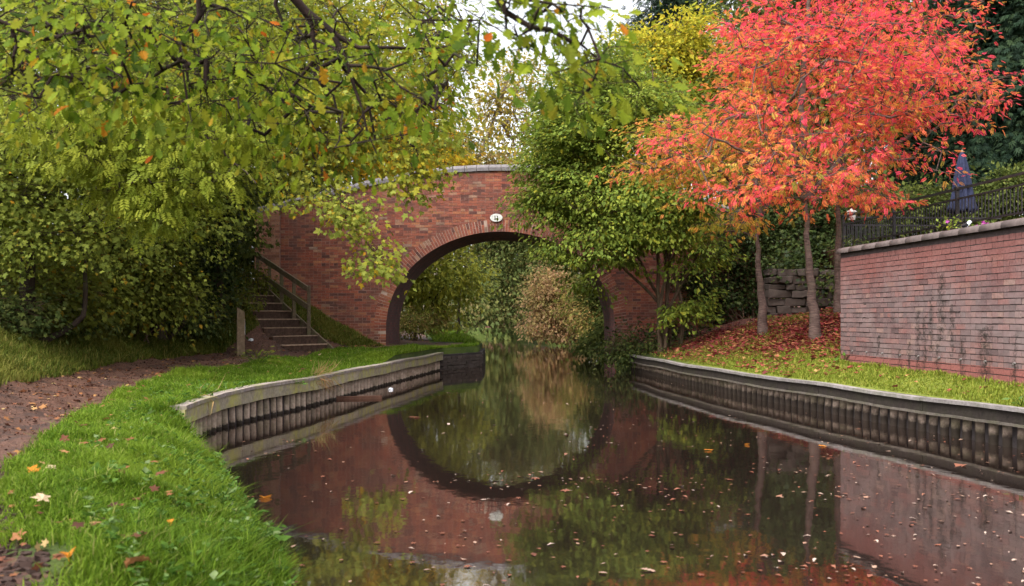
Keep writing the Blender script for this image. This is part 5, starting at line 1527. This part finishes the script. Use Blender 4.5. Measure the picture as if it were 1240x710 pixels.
# broad-leaved weeds in the verge (uncountable ground cover)
n = 1500
Y = 2.6 + 10 * rng.random(n) ** 1.6
X = le(Y) + .12 - np.minimum(rng.gamma(1.1, .28, n), le(Y) - p1(Y) - .2)
k = 5
A = np.stack([X, Y, h_left(X, Y) + rng.uniform(.03, .12, n)], -1); A = np.repeat(A, k, 0)
az = rng.uniform(0, 2 * np.pi, n * k)
T = np.stack([np.cos(az), np.sin(az), rng.uniform(-.1, .9, n * k)], -1)
V, fs, at = place_leaves('ovate', A, T, np.array([0, 0, 1.]) + rng.normal(0, .35, (n * k, 3)), rng.lognormal(-3.6, .35, n * k), rng.random(n * k) ** 1.4, rng.random(n * k))
tag(link('verge_weeds', mesh_np('verge_weeds', V, fs, at), None, M['weed']), 'small broad leaved weeds growing among the verge grass', 'weeds', kind='stuff')


def plant(label, px, py, Y, n, size, mat, leaf='ovate', h=.2, cat='plant', spread=.12, hang=0.0):
    q = pix(px, py, Y); q[2] = max(gh(q[0], q[1]), .03)
    r_ = root('leafy_plant', q, label, cat)
    tips = rng.normal(0, 1, (n, 3)) * [spread, spread, h * .35] + [0, 0, h * .6] + np.array([hang, 0, -abs(hang) * .5])
    V, fs, at = place_leaves(leaf, tips, tips * [3, 3, .5] + rng.normal(0, .1, (n, 3)), rng.normal(0, .3, (n, 3)) + [0, -.3, 1], size * rng.lognormal(0, .25, n), rng.random(n), rng.random(n))
    link('leaves', mesh_np('leaves', V, fs, at), r_, mat)
    v, f = frusta(np.zeros((n, 3)), tips, np.full(n, .003), np.full(n, .0018), 4)
    link('stems', mesh_np('stems', v, [f]), r_, M['weed'])


plant('leafy green plant overhanging the water at the bottom of the verge', 292, 690, 4.85, 30, .05, M['weed'], h=.15, spread=.09, hang=.05)
plant('clump of pale leaved weeds at the near water edge', 262, 650, 5.6, 22, .05, M['weed'], h=.14, spread=.10)
plant('green tuft of dock standing alone in the brown path', 312, 434, 17.2, 60, .13, M['hazel'], 'narrow', .24, spread=.22)
plant('small green creeper on the timber edging face', 345, 472, 13.6, 26, .06, M['weed'], h=.10, spread=.08, hang=.10)
plant('leafy sprig growing from the dark piles at the right edge', 1237, 541, 9.95, 18, .06, M['weed'], h=.12, spread=.07)
plant('tall leafy weed at the foot of the brick wall corner', 1022, 434, 15.3, 14, .09, M['weed'], h=.16, spread=.07)
for (px, Y, lab) in ((388, 14.9, 'tuft of dry brown grass hanging over the timber edging'), (236, 10.6, 'thin dry brown stalk drooping over the near end of the edging')):
    q = pix(px, 460, Y); q[0] = le(Y) + .05; q[2] = .46
    n = 150 if px == 388 else 18
    az = rng.uniform(0, 6.28, n); o_ = root('dry_grass_tuft', q, lab, 'grass tuft')
    A = np.stack([np.cos(az) * .10, rng.normal(0, .28 if n > 50 else .03, n), np.zeros(n)], -1)
    T = np.stack([rng.uniform(.02, .16, n), rng.normal(0, .15, n), rng.uniform(-.5, .25, n)], -1)
    V, fs, at = place_leaves('straw', A, T, rng.normal(0, 1, (n, 3)), rng.uniform(.15, .4, n), rng.random(n), rng.random(n))
    link('blades', mesh_np('blades', V, fs, at), o_, M['rustbush'])

# ------------------------------------------------------------------ fallen leaves
def litter(name, label, X, Y, Z, size, mat, leaf='maple_lo', flat=.25):
    n = len(X)
    az = rng.uniform(0, 2 * np.pi, n)
    V, fs, at = place_leaves(leaf, np.stack([X, Y, Z], -1), np.stack([np.cos(az), np.sin(az), rng.normal(0, flat, n)], -1), np.array([0, 0, 1.]) + rng.normal(0, flat, (n, 3)),
                             size * rng.lognormal(0, .3, n), rng.random(n), rng.random(n))
    return tag(link(name, mesh_np(name, V, fs, at), None, mat), label, 'fallen leaves', kind='stuff')


n = 3600
Y = rng.uniform(5, 25, n); X = p1(Y) + .1 - rng.random(n) * (p1(Y) - p2(Y) + 1.6)
ok = rng.random(n) < .35 + .5 * np.sin(X * 3 + Y) ** 4
litter('path_leaves', 'brown and orange leaves scattered over the path and slope', X[ok], Y[ok], h_left(X, Y)[ok] + .015, .055, M['litter'])
n = 9000
Y = rng.uniform(4, 25, n); X = p1(Y) + .05 - rng.random(n) * (p1(Y) - p2(Y) + .3)
litter('path_grit', 'dark crumbs of leaf and grit trodden into the path', X, Y, h_left(X, Y) + .008, .026, M['mudcrumb'], 'ovate', .6)
n = 420
Y = rng.uniform(3.3, 22, n); X = le(Y) - .1 - rng.random(n) * (le(Y) - p1(Y))
litter('verge_leaves', 'fallen leaves caught in the verge grass', X, Y, h_left(X, Y) + rng.uniform(.02, .09, n), .045, M['litter'])
n = 700
Y = rng.uniform(22.2, 26, n); X = -3.6 - rng.random(n) * 3.4
sr_ = (X + 4.5) * -.798 + (Y - 23.0) * .602; la_ = (X + 4.5) * -.606 + (Y - 23.0) * -.795
Zs = np.where((la_ > -.02) & (la_ < 1.32) & (sr_ > 0) & (sr_ < 2.66), .5 + .2 * np.ceil(np.clip(sr_, .01, 2.6) / .3322) + .005, h_left(X, Y) + .05)
litter('steps_leaves', 'dead leaves on the bank and steps beside the bridge', X, Y, Zs, .075, M['litter'])
n = 9000
X = np.concatenate([rng.normal(6.0, 1.0, n), rng.normal(4.9, .9, n // 2)]); Y = np.concatenate([rng.normal(18.2, 1.5, n), rng.normal(21.6, 1.6, n // 2)])
ok = (X > re_(Y) + .12) & ((Y > 15.7) | (X < 5.3)); X, Y = X[ok], Y[ok]
litter('red_leaves', 'carpet of red fallen leaves under the rowans', X, Y, h_right(X, Y) + rng.uniform(.005, .035, len(X)), .085, M['redlitter'], 'ovate')
n = 650
Y = rng.uniform(10, 21, n); X = re_(Y) + .15 + rng.random(n) * 2.2
lim = np.where(Y <= 15.5, 5.3 + .0913 * (15.5 - Y), 99); ok = (X < lim) & (rng.random(n) < np.clip((Y - 9) / 8, .12, 1))
litter('lawn_leaves', 'reddish brown leaves sprinkled on the lawn', X[ok], Y[ok], h_right(X, Y)[ok] + .035, .075, M['redlitter'], 'ovate')


n = 150
X = rng.normal(-2.1, .4, n); Y = rng.normal(3.6, .6, n); ok = (Y > 2.5) & (X < p1(Y) + .1)
litter('mud_leaves', 'torn brown leaves trodden into the mud at the near path edge', X[ok], Y[ok], h_left(X, Y)[ok] + rng.uniform(.005, .05, ok.sum()), .048, M['litter'], 'maple_lo', .5)
n = 2200
Y = rng.uniform(2.5, 5.4, n); X = p1(Y) + .06 - rng.random(n) * .8
mb = MB()
for x_, y_ in zip(X, Y):
    s_ = .006 + .013 * random.random() ** 2
    mb.box((x_, y_, gh(x_, y_) + s_ * .2), (s_ * 2, s_ * 1.7, s_ * 1.2), rz=random.uniform(0, 3), rx=random.uniform(-.4, .4), jit=s_ * .35)
tag(mb.build('mud_clods', M['mudclod']), 'dark crumbled mud clods at the near edge of the path', 'mud', kind='stuff')


def leafmesh(kind, mat, seed):
    v, f = tmpl(kind)
    v = np.array(v, float); v[:, 1] -= .5
    v[:, 2] = v[:, 2] * (1.2 if seed % 2 else .4)
    rs = np.random.default_rng(seed); v += rs.normal(0, .015, v.shape)
    me = mesh_np('fallen_leaf', v, [np.array([x for x in f if len(x) == k]) for k in (3, 4)], {'rnd': np.full(len(v), rs.random()), 'clump': np.full(len(v), rs.random())})
    me.materials.append(mat); return me


# leaves afloat: the 290 that show largest are objects of their own, the rest one sheet of specks
pts = []
rafts = []
while len(rafts) < 70:
    Y = 4.6 * (26 / 4.6) ** random.random(); x = random.uniform(-.6, .6) * Y
    if le(Y) + .3 < x < re_(Y) - .2 and (F * x / Y > -140 or random.random() < .35): rafts.append((x, Y, random.uniform(.15, .7)))
while len(pts) < 1000:
    if random.random() < .62:
        x0, y0, r_ = random.choice(rafts); x, Y = x0 + random.gauss(0, r_ * 1.2), y0 + random.gauss(0, r_ * .5)
    else:
        Y = 4.4 * (26 / 4.4) ** random.random(); x = random.uniform(-.6, .6) * Y
        if F * x / Y < -140 and random.random() < .6: continue
    if Y < 4 or not (le(Y) + .12 < x < re_(Y) - .1): continue
    pts.append((x, Y, (.017 if Y < 7 else .019) * random.lognormvariate(0, .55)))
pts.sort(key=lambda p: -p[2] / p[1] ** 1.5)
VM = [leafmesh(k, M['float'], s) for s, k in enumerate(('maple_lo', 'ovate', 'oak', 'ovate', 'maple_lo', 'narrow', 'ovate', 'maple_lo', 'ovate', 'oak'))]
proto = None
for i, (x, Y, s) in enumerate(pts[:290]):
    if proto is None:
        proto = link('floating_leaf', VM[0]); tag(proto, 'small pale brown leaf floating among many on the dark canal', 'leaf', 'leaves afloat on the canal'); o = proto
    else:
        o = proto.copy(); o.data = VM[i % len(VM)]; COL.objects.link(o)
    o.location = (x, Y, .007); o.rotation_euler = (random.gauss(0, .03), random.gauss(0, .03), random.uniform(0, 6.28)); o.scale = (s * 1.25,) * 3
R_ = np.array(pts[290:])
litter('floating_specks', 'tiny specks of leaf adrift on the canal', R_[:, 0], R_[:, 1], np.full(len(R_), .006), .032, M['float'], 'ovate', .05)
OM, PM = leafmesh('oak', M['orangeleaf'], 3), leafmesh('maple', M['paleleaf'], 5)
OM2 = leafmesh('maple', M['orangeleaf'], 8)
for (px, py, me, s, Y, lab) in ((321, 603, OM, .15, 0, 'orange oak leaf floating on the dark water near the verge'), (858, 546, OM2, .11, 0, 'orange leaf afloat on the dark water left of the white rowan reflection'),
                               (996, 541, OM2, .10, 0, 'orange leaf afloat in front of the middle pile row'), (503, 506, leafmesh('maple', M['litter'], 12), .2, 0, 'clot of dead leaves floating before the arch reflection'),
                               (905, 539, OM, .09, 0, 'yellow orange leaf afloat beside the trunk reflection'),
                               (40, 584, OM2, .13, .14, 'orange leaf lying in grass at the left frame edge'), (82, 670, OM, .15, .10, 'large curled orange leaf at the edge of the mud'), (50, 617, PM, .15, .13, 'pale curled leaf in the near grass above the mud'),
                               (163, 668, leafmesh('oak', M['litter'], 21), .17, .13, 'brown dead leaf lying in the middle of the near grass'), (62, 572, PM, .10, .13, 'small pale leaf on the grass beside the orange one'),
                               (205, 612, leafmesh('ovate', M['orangeleaf'], 9), .10, .13, 'small orange leaf in the grass near the water'), (270, 664, OM2, .09, .14, 'orange leaf caught in the weeds at the water edge'),
                               (379, 433, PM, .17, .10, 'pale tan leaf standing in the grass above the edging'), (387, 433, leafmesh('maple', M['paleleaf'], 6), .17, .12, 'second pale tan leaf standing in the grass above the edging')):
    floating = 'float' in lab
    Yq = F * (CAM_H - (.0 if floating else .5)) / (py - HZ)
    q = pix(px, py, Yq)
    o = link('fallen_leaf' if not floating else 'floating_leaf', me)
    o.location = (q[0], q[1], .012 if floating or 'afloat' in lab else gh(q[0], q[1]) + Y)
    if 'afloat' in lab: Yq = F * CAM_H / (py - HZ); q = pix(px, py, Yq); o.location = (q[0], q[1], .012)
    o.rotation_euler = (random.uniform(-.1, .1) if floating else .55, random.uniform(-.1, .1), random.uniform(-1, 1)); o.scale = (s, s, s)
    if not ('float' in lab or 'afloat' in lab): o.location.z -= .05; o.scale = (s * .62, s * .62, s * 1.6)
    tag(o, lab, 'leaf')
# ------------------------------------------------------------------ camera, light, render settings
cam = bpy.data.cameras.new('camera'); co = bpy.data.objects.new('camera', cam); COL.objects.link(co)
co.location = (0, 0, CAM_H); co.rotation_euler = (R(90), 0, 0)
cam.sensor_width = 36; cam.lens = 36 * F / 1240; cam.shift_y = 30 / 1240; cam.clip_start = .05; cam.clip_end = 600
cam.dof.use_dof = True; cam.dof.focus_distance = 17; cam.dof.aperture_fstop = 4.0
scene.camera = co
w = bpy.data.worlds.new('World'); scene.world = w; w.use_nodes = True
nt = w.node_tree; nt.nodes.clear()
SUN_EL, SUN_AZ = 55.0, -142.0                     # azimuth from +Y towards +X
sky = nt.nodes.new('ShaderNodeTexSky'); sky.sky_type = 'NISHITA'; sky.sun_disc = False
sky.sun_elevation = R(SUN_EL); sky.sun_rotation = R(SUN_AZ); sky.air_density = 1.0; sky.dust_density = 3.0; sky.ozone_density = 1.0
hs = nt.nodes.new('ShaderNodeHueSaturation'); hs.inputs['Saturation'].default_value = .18; hs.inputs['Value'].default_value = 1.0
bg = nt.nodes.new('ShaderNodeBackground'); bg.inputs['Strength'].default_value = .15
ou = nt.nodes.new('ShaderNodeOutputWorld')
nt.links.new(sky.outputs[0], hs.inputs['Color']); nt.links.new(hs.outputs[0], bg.inputs[0]); nt.links.new(bg.outputs[0], ou.inputs[0])
sl = bpy.data.lights.new('sun', 'SUN'); sl.energy = 1.25; sl.angle = R(45); sl.color = (1, .95, .87)
so = bpy.data.objects.new('sun', sl); COL.objects.link(so)
d = Vector((math.sin(R(SUN_AZ)) * math.cos(R(SUN_EL)), math.cos(R(SUN_AZ)) * math.cos(R(SUN_EL)), math.sin(R(SUN_EL))))
so.rotation_euler = (-d).to_track_quat('-Z', 'Y').to_euler()
scene.view_settings.view_transform = 'Standard'
scene.view_settings.look = 'None'
scene.view_settings.gamma = 1
scene.view_settings.exposure = 1.6
try: scene.view_settings.use_curve_mapping = False
except Exception: pass
c = scene.cycles
c.max_bounces = 6; c.diffuse_bounces = 3; c.glossy_bounces = 3; c.transmission_bounces = 3; c.transparent_max_bounces = 4
c.use_denoising = True
try: c.denoiser = 'OPENIMAGEDENOISE'
except Exception: pass
c.use_adaptive_sampling = True; c.adaptive_threshold = .015
c.caustics_reflective = False; c.caustics_refractive = False
scene.render.use_persistent_data = False
